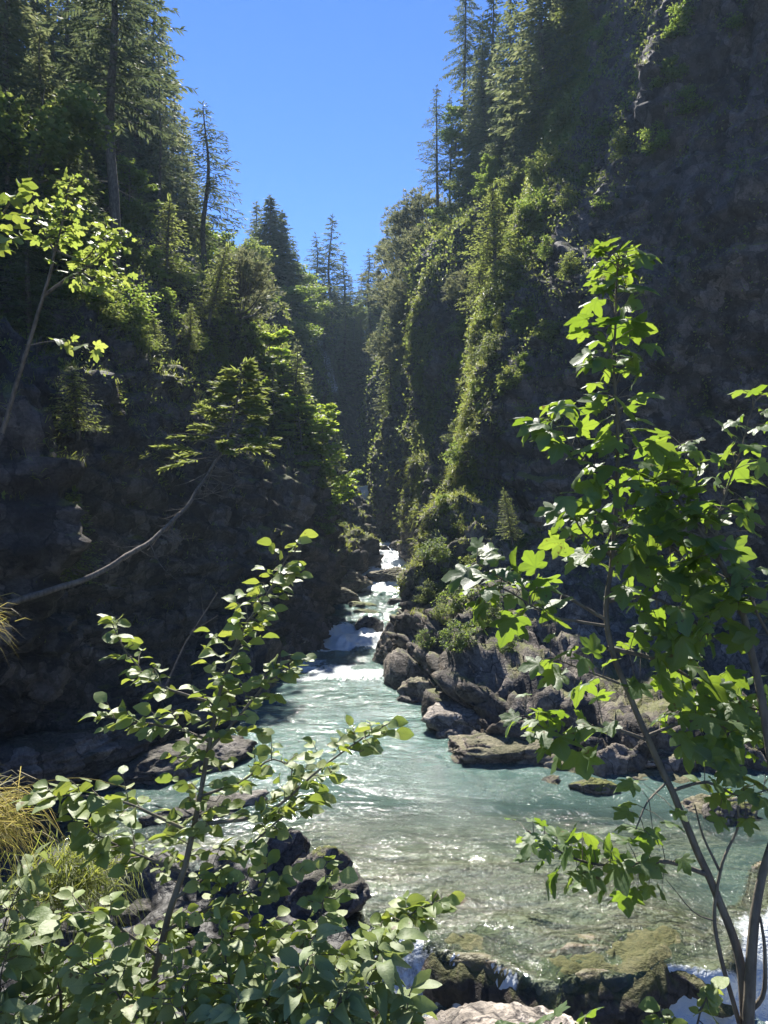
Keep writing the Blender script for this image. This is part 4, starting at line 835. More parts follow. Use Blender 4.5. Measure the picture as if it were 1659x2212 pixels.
# near left bank
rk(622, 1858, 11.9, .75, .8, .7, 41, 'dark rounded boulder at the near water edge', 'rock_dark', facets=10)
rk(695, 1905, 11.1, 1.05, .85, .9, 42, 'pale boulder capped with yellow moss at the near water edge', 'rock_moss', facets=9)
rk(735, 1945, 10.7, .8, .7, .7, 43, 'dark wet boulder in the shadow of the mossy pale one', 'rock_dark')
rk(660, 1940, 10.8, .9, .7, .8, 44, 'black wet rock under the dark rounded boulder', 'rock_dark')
rk(1100, 2300, 7.25, 2.2, .6, 1.3, 45, 'pale pinkish slab of bare rock at the near edge of the stream', 'slab', facets=9, sub=6)
rk(745, 2195, 7.8, .9, .5, .6, 46, 'brown angular stone under the near leaves', 'rock')
def ledge():
    xs = np.linspace(.35, 4.5, 170); l = lip_y(xs); a = np.linspace(0, 1, 40); V = []
    for i, x_ in enumerate(xs):
        e = min(1, (x_-.35)/.3, (4.5-x_)/.4); top = -.06+.03*math.sin(x_*3.1)+.13*math.exp(-((x_-3.55)/.42)**2)+.04*math.exp(-((x_-1.2)/.3)**2)
        for t in a:        # from the back of the top, over the nose, down under the overhang
            if t < .45: yy, zz = .55-(t/.45)*.85, top*sstep(0, .3, t)-.06*(1-t/.45)
            else:
                g = (t-.45)/.55; yy, zz = -.30-.36*math.sin(min(g*3.0, 1.45))+.42*g*g, top-.95*g**1.1
            V.append((x_, l[i]+yy, zz*e-.3*(1-e)))
    V = np.array(V); n = fbm(V*np.array([1.7, 1.7, 2.2]), 4, 91)[:, None]*np.array([.05, .13, .06])+fbm(V*7, 3, 95)[:, None]*np.array([.02, .03, .02])
    r_ = (1-np.abs(vnoise(np.stack([V[:, 0]*3.4, 0*V[:, 0], V[:, 2]*.6], 1), 97)))[:, None]*np.array([0, -.10, 0])*(V[:, 2:3] < -.05)
    ac = Acc(); ac.add(V+n+r_, gridF(np.arange(len(V)).reshape(170, 40))); return ac.obj('rock_ledge', M['ledge'], None, True)
M['ledge'] = rock_mat('algae_covered_ledge', (.05, .042, .032), (.016, .014, .012), (.10, .082, .055), .6, shift=.10)
tag(ledge(), 'dark overhanging ledge with mossy brown lip over which the stream drops', 'ledge')
for i, (dx, dy, Y_, w) in enumerate([(470, 1930, 11, .5), (380, 2000, 9.8, .6), (520, 1985, 10, .45), (300, 1960, 10.5, .6), (440, 2080, 8.6, .5), (250, 2080, 8.5, .6), (560, 2050, 9, .4), (160, 1980, 9.8, .7), (90, 2130, 8, .6)]):
    q = P(dx, dy, Y_); zb_ = float(bed_z(np.array([q[0]]), np.array([q[1]]))[0])
    rock('stone', 'dark damp stone lying on the near bank behind the shrubs', (q[0], q[1], zb_+.05), (w, w*.8, w*.55), 60+i, 'rock_dark', cat='stone', group='stones on the near bank', sub=4)

# ------------------------------------------------------------------ near plants with modelled leaves
def ovate(w=.36, curl=.10, fold=.16, serr=.03, n=7):
    V = []
    for i in range(n):
        t = i/(n-1); hw = w*math.sin(math.pi*min(1, t**.85*.97+.015))**.8*(1+serr*(-1)**i); z = -curl*(t-.3)**2*2
        V += [(-hw, t, z+fold*hw), (0, t, z), (hw, t, z+fold*hw)]
    F = []
    for i in range(n-1):
        a = i*3; F += [(a, a+1, a+4, a+3), (a+1, a+2, a+5, a+4)]
    return np.array(V), np.array(F)
def mapleleaf():
    h = [(.05, -.02), (.17, -.13), (.33, -.15), (.47, -.06), (.52, .03), (.44, .09), (.36, .15), (.50, .22), (.61, .36), (.68, .52), (.54, .52), (.44, .55), (.33, .51), (.24, .50), (.28, .62), (.27, .74), (.17, .80), (.11, .90), (0, 1.0)]
    pts = [(x_, y_) for x_, y_ in h]+[(-x_, y_) for x_, y_ in h[-2::-1]]
    V = [(0, .04, 0)]
    for i, (x_, y_) in enumerate(pts):
        r = math.hypot(x_, y_); a = math.atan2(x_, y_); z = -.16*r*r+.05*math.cos(a*5.2)*-r
        V.append((x_, y_, z))
    k = len(pts); F = [(0, i+1, i+2) for i in range(k-1)]+[(0, k, 1)]
    # inner ring so that the blade bends smoothly
    V = np.array(V); inner = V[1:]*.55+V[0]*.45; inner[:, 2] = V[1:, 2]*.28+.012
    VV = np.vstack([V[:1], inner, V[1:]]); F3 = [(0, 1+i, 1+(i+1) % k) for i in range(k)]; F4 = [(1+i, 1+k+i, 1+k+(i+1) % k, 1+(i+1) % k) for i in range(k)]
    return VV, F3, F4
OV, OF = ovate(); WV, WF = ovate(.24, .22, .2, .05, 8); MV, MF3, MF4 = mapleleaf()
SMV, SMF = MV, None
def putleaves(acc, kind, pos, d, n, size):
    d = unit(d); s = unit(np.cross(d, n)); n = np.cross(s, d); size = np.asarray(size)[:, None, None]
    T = {'alder': OV, 'willow': WV, 'maple': MV}[kind]
    k = len(pos); cz = rng.uniform(.1, 2.6, (k, 1, 1)); wx_ = rng.uniform(.85, 1.12, (k, 1, 1))
    tw_ = rng.normal(size=(k, 1, 1))*.34
    tx, ty, tz = T[None, :, :1], T[None, :, 1:2], T[None, :, 2:3]*cz
    tz = tz+tw_*tx*ty+.035*np.sin(tx*9+rng.uniform(0, 6, (k, 1, 1)))*np.sin(ty*7+rng.uniform(0, 6, (k, 1, 1)))
    V = pos[:, None]+size*(tx*wx_*s[:, None]+ty*d[:, None]+tz*n[:, None])
    m = len(T); off = np.arange(k)[:, None, None]*m
    Fs = {'alder': [OF], 'willow': [WF], 'maple': [np.array(MF3), np.array(MF4)]}[kind]
    acc.v.append(V.reshape(-1, 3)); acc.uv.append(np.tile(T[:, :2], (k, 1)))
    for F in Fs: acc.f.append((F[None]+off).reshape(-1, F.shape[1])+acc.n)
    acc.n += k*m
NRM = lambda k, j, back=.12: unit(np.array([-.10, -.32, .9])+np.array([0, .95, -.1])*(rng.random((k, 1)) < back)+.8*j*rng.normal(size=(k, 3)))
def stemline(pts, n=None):
    q = np.array([P(*p) for p in pts]); L_ = np.linalg.norm(np.diff(q, axis=0), axis=1).sum()
    return spline(q, n or max(6, int(L_/.03))), L_
def maple_leaves(acc, pet, line, t0, step, size, per=2, jit=.5, pl=(.05, .12), end=True):
    n = len(line); L_ = np.linalg.norm(np.diff(line, axis=0), axis=1).sum(); k = max(2, int(L_*(1-t0)/step))
    tt = np.linspace(t0, 1, k); tan = unit(np.gradient(line, axis=0))
    pos, d, sz = [], [], []
    for i, t in enumerate(tt):
        b = np.array([np.interp(t*(n-1), np.arange(n), line[:, c]) for c in range(3)]); tg = tan[min(n-1, int(t*(n-1)))]
        u = unit(np.cross(tg, [.2, .3, .93])); v = np.cross(tg, u); a0 = i*1.57+rng.uniform(-.5, .5)
        for q in range(per):
            a = a0+q*2*math.pi/per; o = unit(u*math.cos(a)+v*math.sin(a)+tg*.35+np.array([0, -.05, .12])+rng.normal(size=3)*.2)
            pe = b+o*rng.uniform(*pl)*(1-.4*t); tube(pet, [b, (b+pe)/2+[0, 0, .006], pe], [.0016, .0013, .0011], 4)
            pos.append(pe); dd = o*[1, 1, .3]+np.array([0, 0, -.22])+rng.normal(size=3)*.22; d.append(dd); sz.append(size*rng.uniform(.5, 1.15)*(1-.28*t*(i > k*.75)))
    k = len(pos); putleaves(acc, 'maple', np.array(pos), np.array(d), NRM(k, jit, .38), sz)
def twig_leaves(acc, tw, kind, line, t0, step, tl, size, jit=.55, nl=(4, 8), rad=.0022):
    n = len(line); L_ = np.linalg.norm(np.diff(line, axis=0), axis=1).sum(); tan = unit(np.gradient(line, axis=0)); k = max(2, int(L_*(1-t0)/step))
    for i, t in enumerate(np.linspace(t0, 1, k)):
        b = np.array([np.interp(t*(n-1), np.arange(n), line[:, c]) for c in range(3)]); tg = tan[min(n-1, int(t*(n-1)))]
        a = i*2.4+rng.uniform(-.6, .6); u = unit(np.cross(tg, [.3, .2, .93])); v = np.cross(tg, u)
        o = unit(((u*math.cos(a)+v*math.sin(a))*.9+tg*.55)*np.array([1, 1, .55])+np.array([0, 0, .12])) if t < .98 else tg
        l = tl*rng.uniform(.45, 1.1)*(1-.55*t); m = rng.integers(*nl); m = max(2, int(m*(1-.3*t)))
        e = b+o*l; tube(tw, [b, (b+e)/2+rng.normal(size=3)*.01, e], [rad, rad*.8, rad*.5], 4)
        s = np.linspace(.25, 1, m)[:, None]; p = b+(e-b)*s; sd = unit(np.cross(o, [0, .2, 1])); alt = np.where(np.arange(m) % 2, 1, -1)[:, None]
        d = o*.55+sd*alt*rng.uniform(.5, 1.0, (m, 1))+rng.normal(size=(m, 3))*.3+np.array([0, 0, .05]); d[-1] = o+rng.normal(size=3)*.15
        d = d*np.array([1, 1, .28])+np.array([0, 0, -.10])
        putleaves(acc, kind, p, d, NRM(m, jit), size*rng.uniform(.6, 1.15, m))
def near_plant(name, label, cat, base, mat_leaf, bark, stems, leafer):
    root = thing(name, label, cat, base); b = np.array(base); fol = Acc()
    for i, (pts, r0, r1, sp) in enumerate(stems):
        line, L_ = stemline(pts); ac = Acc(); tube(ac, line-b+.004*np.stack([fbm(line*6+i, 2, 3+c) for c in range(3)], 1), np.linspace(r0, r1, len(line)), 8)
        if sp: leafer(fol, ac, line-b, sp)
        ac.obj('trunk' if i == 0 else 'branch', M[bark], root, True)
    uv = np.concatenate(fol.uv); fol.obj('leaves', M[mat_leaf], root, False, {'lu': uv[:, 0], 'lv': uv[:, 1]})
    return root
def lf_maple(fol, tw, line, sp): maple_leaves(fol, tw, line, **sp)
def lf_alder(fol, tw, line, sp): twig_leaves(fol, tw, line=line, **sp)
bs = tuple(P(1625, 2500, 2.3))
near_plant('sycamore_tree', 'tall young sycamore maple with large lobed leaves beside the stream', 'tree', bs, 'maple', 'bark_grey', [
    ([(1625, 2500, 2.3), (1612, 2230, 2.3), (1597, 2060, 2.3), (1535, 1900, 2.33), (1480, 1780, 2.36), (1410, 1620, 2.4), (1335, 1440, 2.42), (1309, 1330, 2.42), (1322, 1200, 2.44), (1336, 1020, 2.46), (1331, 860, 2.5), (1327, 740, 2.5), (1334, 600, 2.5), (1337, 556, 2.5)], .0165, .002, dict(t0=.60, step=0.0440, size=0.095, per=4, pl=(.07, .16))),
    ([(1622, 2420, 2.3), (1618, 2200, 2.26), (1626, 2040, 2.25), (1645, 1900, 2.25), (1690, 1760, 2.25)], .021, .011, None),
    ([(1690, 1760, 2.25), (1660, 1600, 2.26), (1628, 1430, 2.28), (1592, 1295, 2.3), (1540, 1190, 2.33), (1490, 1115, 2.36), (1440, 1050, 2.4)], .015, .004, dict(t0=.45, step=0.0298, size=0.092)),
    ([(1542, 1190, 2.33), (1562, 1080, 2.33), (1592, 990, 2.33), (1634, 865, 2.33)], .005, .0015, dict(t0=.1, step=0.0248, size=0.079)),
    ([(1690, 1420, 2.2), (1640, 1330, 2.22), (1610, 1250, 2.25)], .006, .003, dict(t0=.1, step=0.0298, size=0.087)),
    ([(1309, 1340, 2.42), (1205, 1280, 2.4), (1105, 1262, 2.38), (1030, 1215, 2.36)], .006, .002, dict(t0=.3, step=0.0273, size=0.099)),
    ([(1310, 1352, 2.42), (1240, 1342, 2.38), (1180, 1330, 2.34), (1080, 1270, 2.3), (1020, 1290, 2.28)], .005, .002, dict(t0=.5, step=0.0347, size=0.099)),
    ([(1334, 1040, 2.46), (1255, 985, 2.45), (1205, 920, 2.44), (1185, 905, 2.43)], .005, .002, dict(t0=.2, step=0.0223, size=0.099)),
    ([(1335, 1050, 2.46), (1420, 1040, 2.48), (1470, 960, 2.5)], .005, .002, dict(t0=.15, step=0.0248, size=0.095)),
    ([(1328, 1120, 2.46), (1400, 1150, 2.5), (1480, 1210, 2.55), (1530, 1290, 2.6)], .006, .002, dict(t0=.1, step=0.0223, size=0.103)),
    ([(1322, 1200, 2.44), (1260, 1150, 2.4), (1225, 1080, 2.36)], .005, .002, dict(t0=.2, step=0.0248, size=0.099)),
    ([(1312, 1400, 2.42), (1400, 1420, 2.45), (1500, 1470, 2.5), (1590, 1520, 2.52), (1660, 1540, 2.5)], .008, .003, dict(t0=.1, step=0.0223, size=0.103)),
    ([(1316, 1300, 2.42), (1400, 1290, 2.4), (1480, 1330, 2.36), (1540, 1380, 2.3)], .006, .003, dict(t0=.1, step=0.0248, size=0.103)),
    ([(1400, 1600, 2.4), (1300, 1570, 2.38), (1200, 1590, 2.36), (1135, 1545, 2.34)], .006, .002, dict(t0=.25, step=0.0273, size=0.095)),
    ([(1350, 1480, 2.42), (1270, 1450, 2.4), (1190, 1420, 2.4)], .005, .002, dict(t0=.3, step=0.0298, size=0.095)),
    ([(1400, 1590, 2.4), (1480, 1560, 2.42), (1560, 1570, 2.45), (1640, 1620, 2.45)], .006, .002, dict(t0=.1, step=0.0248, size=0.095)),
    ([(1450, 1710, 2.38), (1530, 1690, 2.36), (1600, 1720, 2.32), (1670, 1700, 2.3)], .006, .002, dict(t0=.2, step=0.0273, size=0.092)),
    ([(1440, 1690, 2.38), (1400, 1730, 2.3), (1375, 1790, 2.25)], .004, .002, dict(t0=.3, step=0.0298, size=0.087)),
    ([(1528, 1890, 2.33), (1440, 1862, 2.3), (1335, 1872, 2.27), (1230, 1850, 2.24), (1140, 1795, 2.22)], .008, .002, dict(t0=.22, step=0.0223, size=0.084)),
    ([(1600, 2230, 2.3), (1560, 2080, 2.3), (1545, 1975, 2.31), (1556, 1870, 2.32), (1592, 1790, 2.33), (1594, 1740, 2.33)], .008, .003, None),
    ([(1554, 1880, 2.32), (1520, 1810, 2.33), (1500, 1740, 2.34)], .005, .002, None),
    ([(1545, 1990, 2.31), (1500, 1970, 2.3), (1440, 1900, 2.3)], .003, .001, None),
    ([(1618, 2190, 2.28), (1650, 2150, 2.26), (1652, 2060, 2.25), (1640, 1980, 2.25)], .009, .004, None)], lf_maple)
bs = tuple(P(310, 2480, 2.35))
A_ = lambda **k: dict(dict(kind='alder', t0=.12, step=.026, tl=.16, size=.057, nl=(5, 9)), **k)
near_plant('alder_tree', 'young alder with glossy oval leaves, tallest shrub before the dark left cliff', 'tree', bs, 'alder', 'bark_grey', [
    ([(312, 2480, 2.35), (325, 2200, 2.35), (350, 2040, 2.36), (400, 1860, 2.38), (428, 1740, 2.4), (455, 1600, 2.42), (480, 1480, 2.44), (520, 1370, 2.46), (575, 1290, 2.48), (628, 1195, 2.5)], .015, .0018, A_(t0=.30, step=.021, tl=.17)),
    ([(452, 1620, 2.42), (520, 1540, 2.4), (580, 1470, 2.38), (640, 1430, 2.36)], .006, .0015, A_(tl=.13)),
    ([(470, 1520, 2.44), (400, 1500, 2.42), (330, 1470, 2.4), (270, 1400, 2.38), (245, 1350, 2.36)], .006, .0015, A_(t0=.3, tl=.12)),
    ([(455, 1600, 2.42), (380, 1570, 2.4), (300, 1560, 2.38), (230, 1550, 2.36)], .005, .0015, A_(t0=.3, tl=.12)),
    ([(420, 1780, 2.39), (520, 1770, 2.36), (600, 1740, 2.33), (680, 1670, 2.3), (760, 1610, 2.28), (825, 1570, 2.26)], .007, .0015, A_(t0=.25, tl=.13)),
    ([(432, 1720, 2.4), (520, 1690, 2.4), (590, 1640, 2.4), (660, 1690, 2.4)], .005, .0015, A_(t0=.3, tl=.14)),
    ([(415, 1800, 2.39), (330, 1760, 2.35), (250, 1730, 2.3), (160, 1720, 2.26), (90, 1725, 2.24)], .006, .0015, A_(t0=.3, tl=.13, size=.075)),
    ([(395, 1880, 2.38), (310, 1850, 2.33), (240, 1820, 2.3), (190, 1790, 2.28)], .006, .0015, A_(t0=.25, tl=.13, size=.075)),
    ([(380, 1940, 2.37), (470, 1880, 2.34), (560, 1810, 2.32), (640, 1740, 2.3)], .006, .0015, A_(t0=.2, tl=.12)),
    ([(360, 2010, 2.36), (450, 1960, 2.3), (540, 1930, 2.26), (620, 1890, 2.22)], .006, .0015, A_(t0=.2, tl=.14)),
    ([(345, 2070, 2.36), (260, 2010, 2.3), (190, 1970, 2.25), (120, 1990, 2.2)], .006, .0015, A_(t0=.3, tl=.14, size=.07)),
    ([(335, 2130, 2.36), (430, 2090, 2.3), (520, 2040, 2.25), (600, 2010, 2.2)], .006, .0015, A_(t0=.2, tl=.15)),
    ([(330, 2180, 2.35), (250, 2130, 2.3), (180, 2090, 2.26), (140, 2060, 2.22)], .005, .0015, A_(t0=.3, tl=.15)),
    ([(330, 2230, 2.35), (440, 2190, 2.28), (540, 2150, 2.22), (640, 2130, 2.2)], .006, .0015, A_(t0=.2, tl=.15))], lf_alder)
bs = tuple(P(600, 2520, 2.2))
near_plant('alder_shrub', 'spreading alder shrub with a long leafy shoot reaching over the water', 'shrub', bs, 'alder', 'bark_grey', [
    ([(600, 2520, 2.2), (650, 2300, 2.2), (720, 2120, 2.22), (800, 2030, 2.24), (870, 1985, 2.26), (955, 1945, 2.28)], .009, .0015, A_(t0=.4, tl=.10, size=.062)),
    ([(620, 2420, 2.2), (620, 2260, 2.18), (650, 2120, 2.16), (690, 1990, 2.15), (705, 1880, 2.14)], .007, .0015, A_(t0=.3, tl=.12)),
    ([(600, 2480, 2.2), (540, 2280, 2.15), (500, 2140, 2.1), (480, 2010, 2.1)], .007, .0015, A_(t0=.3, tl=.16)),
    ([(560, 2480, 2.2), (400, 2300, 2.1), (280, 2180, 2.05), (200, 2080, 2.0)], .007, .0015, A_(t0=.3, tl=.16, size=.058)),
    ([(580, 2480, 2.2), (460, 2300, 2.05), (400, 2200, 2.0), (380, 2090, 2.0)], .007, .0015, A_(t0=.3, tl=.16, size=.058)),
    ([(600, 2500, 2.2), (600, 2330, 2.1), (580, 2210, 2.05), (570, 2100, 2.0)], .007, .0015, A_(t0=.3, tl=.15, size=.055))], lf_alder)
W_ = lambda **k: dict(dict(kind='willow', t0=.3, step=.026, tl=.11, size=.085, nl=(5, 8), jit=.5), **k)
bs = tuple(P(150, 2600, 2.5))
near_plant('alder_shrub', 'low bushy alder filling the bank at the foot of the tall young alder', 'shrub', bs, 'alder', 'bark_grey', [
    ([(150, 2600, 2.5), (200, 2380, 2.5), (240, 2210, 2.5), (300, 2080, 2.5), (380, 1990, 2.5)], .008, .0015, A_(t0=.25, tl=.2)),
    ([(160, 2600, 2.5), (320, 2400, 2.5), (420, 2250, 2.5), (500, 2120, 2.5), (560, 2040, 2.5)], .008, .0015, A_(t0=.25, tl=.2)),
    ([(160, 2600, 2.5), (120, 2380, 2.5), (130, 2220, 2.5), (170, 2100, 2.5)], .008, .0015, A_(t0=.25, tl=.2)),
    ([(160, 2600, 2.5), (380, 2480, 2.45), (560, 2330, 2.42), (680, 2190, 2.4), (760, 2090, 2.4)], .008, .0015, A_(t0=.25, tl=.2)),
    ([(160, 2600, 2.5), (280, 2420, 2.4), (330, 2300, 2.4), (360, 2180, 2.4)], .008, .0015, A_(t0=.2, tl=.2)),
    ([(160, 2600, 2.5), (480, 2480, 2.4), (640, 2380, 2.35), (760, 2260, 2.3), (850, 2170, 2.3)], .008, .0015, A_(t0=.3, tl=.18)),
    ([(160, 2600, 2.5), (350, 2480, 2.3), (450, 2380, 2.25), (520, 2260, 2.2)], .008, .0015, A_(t0=.3, tl=.18))], lf_alder)
near_plant('willow_shrub', 'willow shrub with long matt leaves low in front of the mossy boulders', 'shrub', tuple(P(700, 2560, 2.0)), 'willow', 'bark_grey', [
    ([(700, 2560, 2.0), (720, 2380, 2.0), (760, 2220, 2.02), (800, 2090, 2.04), (830, 2050, 2.05)], .007, .0015, W_()),
    ([(690, 2540, 2.0), (640, 2320, 1.98), (640, 2180, 1.97), (670, 2060, 1.97)], .006, .0015, W_()),
    ([(710, 2540, 2.0), (820, 2350, 1.98), (860, 2240, 1.97), (880, 2170, 1.97)], .006, .0015, W_(t0=.5)),
    ([(690, 2540, 2.0), (560, 2360, 1.95), (520, 2250, 1.93), (510, 2170, 1.92)], .006, .0015, W_()),
    ([(700, 2540, 2.0), (740, 2330, 1.9), (720, 2230, 1.9), (740, 2140, 1.9)], .006, .0015, W_())], lf_alder)
near_plant('willow_shrub', 'grey leaved willow shrub in the shade below the golden grass', 'shrub', tuple(P(60, 2520, 2.3)), 'willow', 'bark_grey', [
    ([(60, 2520, 2.3), (110, 2300, 2.3), (130, 2160, 2.32), (100, 2060, 2.34), (70, 2030, 2.35)], .008, .0015, W_(t0=.3)),
    ([(50, 2500, 2.3), (20, 2260, 2.25), (0, 2130, 2.22), (20, 2040, 2.2)], .006, .0015, W_()),
    ([(80, 2500, 2.3), (170, 2280, 2.3), (200, 2160, 2.28), (240, 2080, 2.26)], .006, .0015, W_(t0=.45)),
    ([(30, 2500, 2.3), (-20, 2200, 2.3), (10, 2000, 2.35), (60, 1880, 2.4)], .006, .0015, W_(t0=.6)),
    ([(70, 2500, 2.3), (60, 2340, 2.2), (40, 2230, 2.15), (-20, 2160, 2.1)], .006, .0015, W_())], lf_alder)
near_plant('alder_shrub', 'short leafy sprig at the very foot of the sycamore', 'shrub', tuple(P(1500, 2420, 2.0)), 'alder', 'bark_grey', [
    ([(1500, 2420, 2.0), (1495, 2290, 2.0), (1510, 2200, 2.0), (1530, 2150, 2.0)], .005, .0015, A_(t0=.5, tl=.09, size=.055)),
    ([(1490, 2400, 2.0), (1450, 2270, 1.98), (1430, 2190, 1.97)], .004, .0015, A_(t0=.5, tl=.08, size=.055))], lf_alder)
near_plant('maple_seedling', 'maple seedling poking up in front of the pale slab', 'plant', tuple(P(1170, 2480, 2.1)), 'maple', 'bark_grey', [
    ([(1170, 2480, 2.1), (1190, 2300, 2.1), (1185, 2215, 2.1)], .004, .0015, dict(t0=.55, step=.04, size=.085)),
    ([(1180, 2400, 2.1), (1240, 2300, 2.1), (1260, 2220, 2.1)], .003, .0012, dict(t0=.6, step=.05, size=.08)),
    ([(1170, 2450, 2.1), (1080, 2330, 2.05), (1080, 2245, 2.05)], .003, .0012, dict(t0=.8, step=.05, size=.07))], lf_maple)
near_plant('maple_sapling', 'slim maple sapling with glowing yellow green leaves before the shaded left slope', 'tree', tuple(P(8, 930, 11.5)), 'maple_far', 'bark_mid', [
    ([(5, 935, 11.5), (35, 830, 11.4), (75, 700, 11.3), (105, 600, 11.2), (118, 545, 11.1), (135, 480, 11.0), (150, 385, 11.0)], .038, .009, dict(t0=.68, step=.085, size=.155, per=5, pl=(.08, .45), jit=.45)),
    ([(92, 640, 11.3), (140, 605, 11.2), (200, 570, 11.1), (265, 500, 11.0)], .028, .008, dict(t0=.35, step=.075, size=.15, per=5, pl=(.08, .4), jit=.45)),
    ([(180, 590, 11.1), (220, 610, 11.0), (270, 590, 11.0)], .015, .006, dict(t0=.1, step=.08, size=.15, per=4, pl=(.08, .3), jit=.45)),
    ([(118, 545, 11.1), (90, 490, 11.0), (75, 440, 11.0)], .018, .006, dict(t0=.3, step=.09, size=.155, per=4, pl=(.08, .3), jit=.45)),
    ([(118, 540, 11.1), (180, 560, 11.1), (215, 520, 11.0), (240, 500, 11.0)], .015, .006, dict(t0=.4, step=.08, size=.15, per=4, pl=(.08, .35), jit=.45)),
    ([(65, 745, 11.3), (120, 738, 11.2), (205, 750, 11.0)], .010, .004, dict(t0=.55, step=.12, size=.22, per=2, pl=(.03, .1), jit=.15))], lf_maple)
near_plant('willow_bush', 'dark leafy bush reaching in over the left edge beside the yellow sapling', 'bush', tuple(P(-160, 700, 9.5)), 'alder', 'bark_grey', [
    ([(-160, 700, 9.5), (-60, 560, 9.4), (0, 470, 9.3), (35, 415, 9.2)], .03, .008, A_(t0=.4, step=.14, tl=.4, size=.20)),
    ([(-120, 640, 9.5), (-20, 540, 9.3), (40, 510, 9.2)], .02, .006, A_(t0=.4, step=.14, tl=.35, size=.19))], lf_alder)

# leaning conifer that springs from the left wall and bends up over the water
y0 = float(hit(20, 1305)[0][1])-.25; bs = tuple(P(15, 1312, y0)); root = thing('leaning_spruce', 'weathered spruce leaning far out from the left cliff, bare below and green at its tip', 'tree', bs)
line, L_ = stemline([(-25, 1322, y0+.2)]+[(a_, b_, y0+(18.4-y0)*c_) for a_, b_, c_ in [(40, 1297, .0), (140, 1268, .10), (250, 1218, .26), (340, 1155, .45), (410, 1085, .64), (462, 1005, .80), (495, 930, .92), (515, 850, .98), (522, 785, 1.0)]], 70)
b = np.array(bs); ac = Acc(); tube(ac, line-b+.03*np.stack([fbm(line*2, 3, 3+c) for c in range(3)], 1), np.linspace(.075, .016, 70), 9)
for t in np.linspace(.40, .85, 46):
    k = int(t*69); a = rng.uniform(0, 6.3); o = unit(np.array([math.cos(a), .4*math.sin(a), rng.uniform(-.6, .3)])); l = rng.uniform(.3, 1.3)
    q = line[k]-b; tube(ac, spline([q, q+o*l*.5+[0, 0, -.10*l], q+o*l+[.1*l, 0, rng.uniform(-.05, .15)*l]], 6), np.linspace(.014, .004, 6), 4)
    if rng.random() < .6:
        tube(ac, [q+o*l*.5+[0, 0, -.1*l], q+o*l*.8+rdir(1)[0]*.2], [.007, .003], 4)
ac.obj('trunk', M['bark_mid'], root, True)
fo, lm = Acc(), Acc(); pos, dr, ln = [], [], []
for t in np.linspace(.70, 1.0, 90):
    k = int(t*69); a = rng.uniform(0, 6.3); o = unit(np.array([math.cos(a), .6*math.sin(a), rng.uniform(-.05, .35)])); l = (1.75-1.45*(t-.70)/.3)*rng.uniform(.5, 1.0); q = line[k]-b
    c = spline([q, q+o*l*.6+[0, 0, -.06*l], q+o*l+[0, 0, -.16*l]], 8); tube(lm, c, np.linspace(.016, .004, 8), 4)
    if t < .8 and rng.random() < .35: continue
    m = int(l/.05)+6; uu = np.linspace(.3 if t < .85 else .1, 1, m); p = np.stack([np.interp(uu, np.linspace(0, 1, 8), c[:, i]) for i in range(3)], 1)
    for s_ in (-1, 1, 0):
        sd = np.cross(o, [0, 0, 1])*s_; pos.append(p); dr.append(o*.8+sd*rng.uniform(.5, 1, (m, 1))+np.array([0, 0, -.2])+.2*rng.normal(size=(m, 3))); ln.append(rng.uniform(.14, .34, m)*(1.1-.4*uu))
pos, dr, ln = map(np.concatenate, (pos, dr, ln)); leafquads(fo, pos, dr, np.array([0, .1, 1])+.5*rng.normal(size=pos.shape), ln, np.full(len(ln), .05))
lm.obj('branch', M['bark'], root, True); fo.obj('crown', M['spruce_light'], root)
ac = Acc(); tube(ac, [P(350, 1500, 16), P(400, 1390, 16.5), P(470, 1280, 17)], [.026, .02, .008], 6); tube(ac, [P(415, 1365, 16.6), P(470, 1330, 16.5)], [.015, .005], 4); tube(ac, [P(440, 1330, 16.7), P(430, 1250, 16.5)], [.012, .004], 4)
tag(ac.obj('dead_branch', M['bark_mid'], None, True), 'bare dead branch propped against the dark left cliff under the leaning spruce', 'branch')

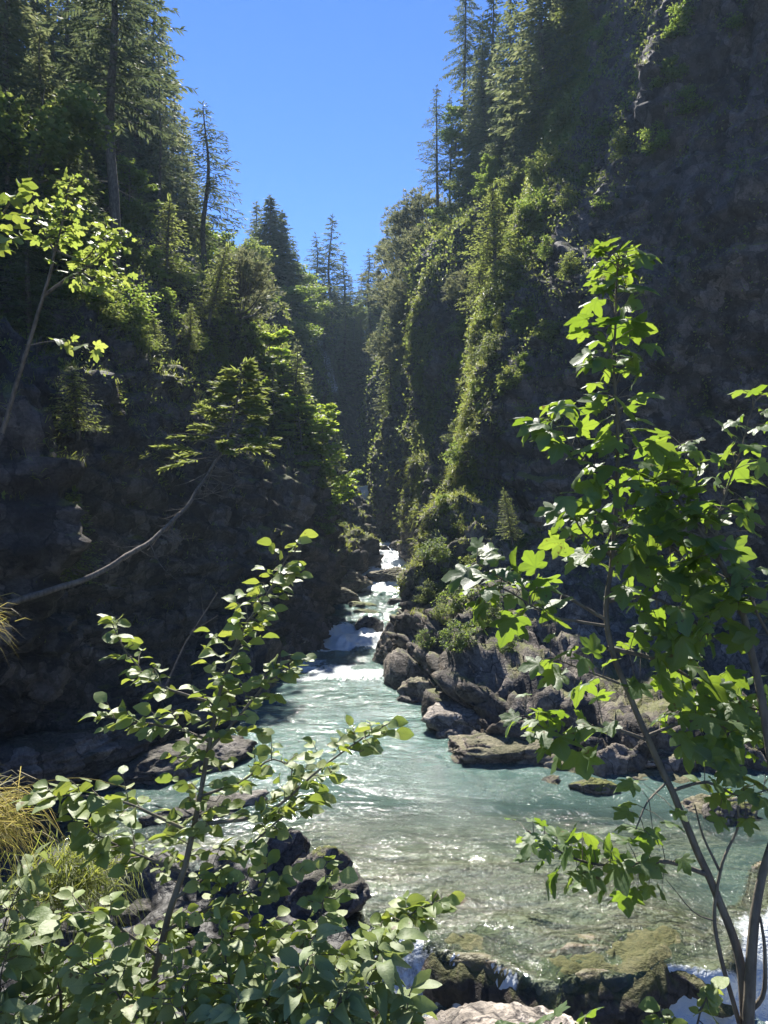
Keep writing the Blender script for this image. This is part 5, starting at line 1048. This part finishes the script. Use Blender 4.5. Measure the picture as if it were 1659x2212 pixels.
# tufts of long grass near the camera, each a plant of its own
def tuft(label, c, n, ln, wd, m, lean, spread, droop=1.2, rad=.12):
    c = np.array(c); ac = Acc(); pos = rng.normal(size=(n, 3))*[rad, rad, rad*.5]; d = np.array(lean)+spread*rng.normal(size=(n, 3))
    blades(ac, pos, d, ln*rng.uniform(.5, 1.15, n), np.full(n, wd), droop*rng.uniform(.5, 1.3, n)); o = ac.obj('grass_tuft', M[m]); o.location = c
    return tag(o, label, 'grass')
tuft('golden tuft of dry grass spilling in from the left edge, largest of the tufts', P(-75, 1760, 2.3), 800, .20, .0030, 'gold', (.75, -.1, .25), .45, 1.0, .075)
tuft('thin green grass tuft hanging at the left edge above the golden one', P(-75, 1330, 2.5), 300, .13, .0025, 'gold', (.75, 0, .3), .5, .9, .05)
tuft('shaded mound of fine green grass behind the golden tuft', P(150, 1900, 4.6), 1400, .45, .006, 'grass', (.2, -.1, .8), .5, 1.5, .14)
tuft('small grass tuft among the near stones under the alder', P(240, 2085, 5.2), 260, .3, .005, 'grass', (0, -.1, 1), .6, 1.2, .06)
ac = Acc(); line = spline([P(0, 1712, 2.3), P(110, 1686, 2.3), P(190, 1682, 2.32), P(285, 1705, 2.34)], 30); tube(ac, line, np.linspace(.0018, .0008, 30), 4)
tag(ac.obj('grass_stalk', M['gold'], None, True), 'single long dry stalk arching out of the golden tuft', 'grass')

# thin veil on the headwall and the spouts at its foot
veil([P(690, 735, 88), P(700, 760, 86), P(712, 800, 84), P(722, 850, 82)], .5, 1.0, 'waterfall', 'thin white veil of water streaking down the dark headwall', .52)
veil([P(722, 850, 81), P(735, 930, 78), P(745, 1000, 75.5), P(750, 1060, 73)], 1.2, 1.6, 'waterfall', 'faint lower streak of the headwall fall', .36)
veil([P(786, 1058, 68.2), P(786, 1066, 67.2), P(788, 1090, 67.0), P(790, 1112, 66.9)], 1.0, 1.2, 'waterfall', 'small bright spout above the mist', .75)
# moist air of the gorge
m, nt, out = mat('moist_air'); v = nd(nt, 'ShaderNodeVolumePrincipled', Density=.00042, Anisotropy=.25); v.inputs['Color'].default_value = (.55, .76, 1.0, 1)
nt.links.new(v.outputs[0], out.inputs['Volume']); a = Acc()
x0, x1, y0, y1, z0, z1 = -165, 165, -125, 165, -9, 66
a.add([(x, y, z) for z in (z0, z1) for y in (y0, y1) for x in (x0, x1)], [(0, 2, 3, 1), (4, 5, 7, 6), (0, 1, 5, 4), (2, 6, 7, 3), (0, 4, 6, 2), (1, 3, 7, 5)])
tag(a.obj('haze', m), 'bluish moist air filling the gorge', kind='stuff')
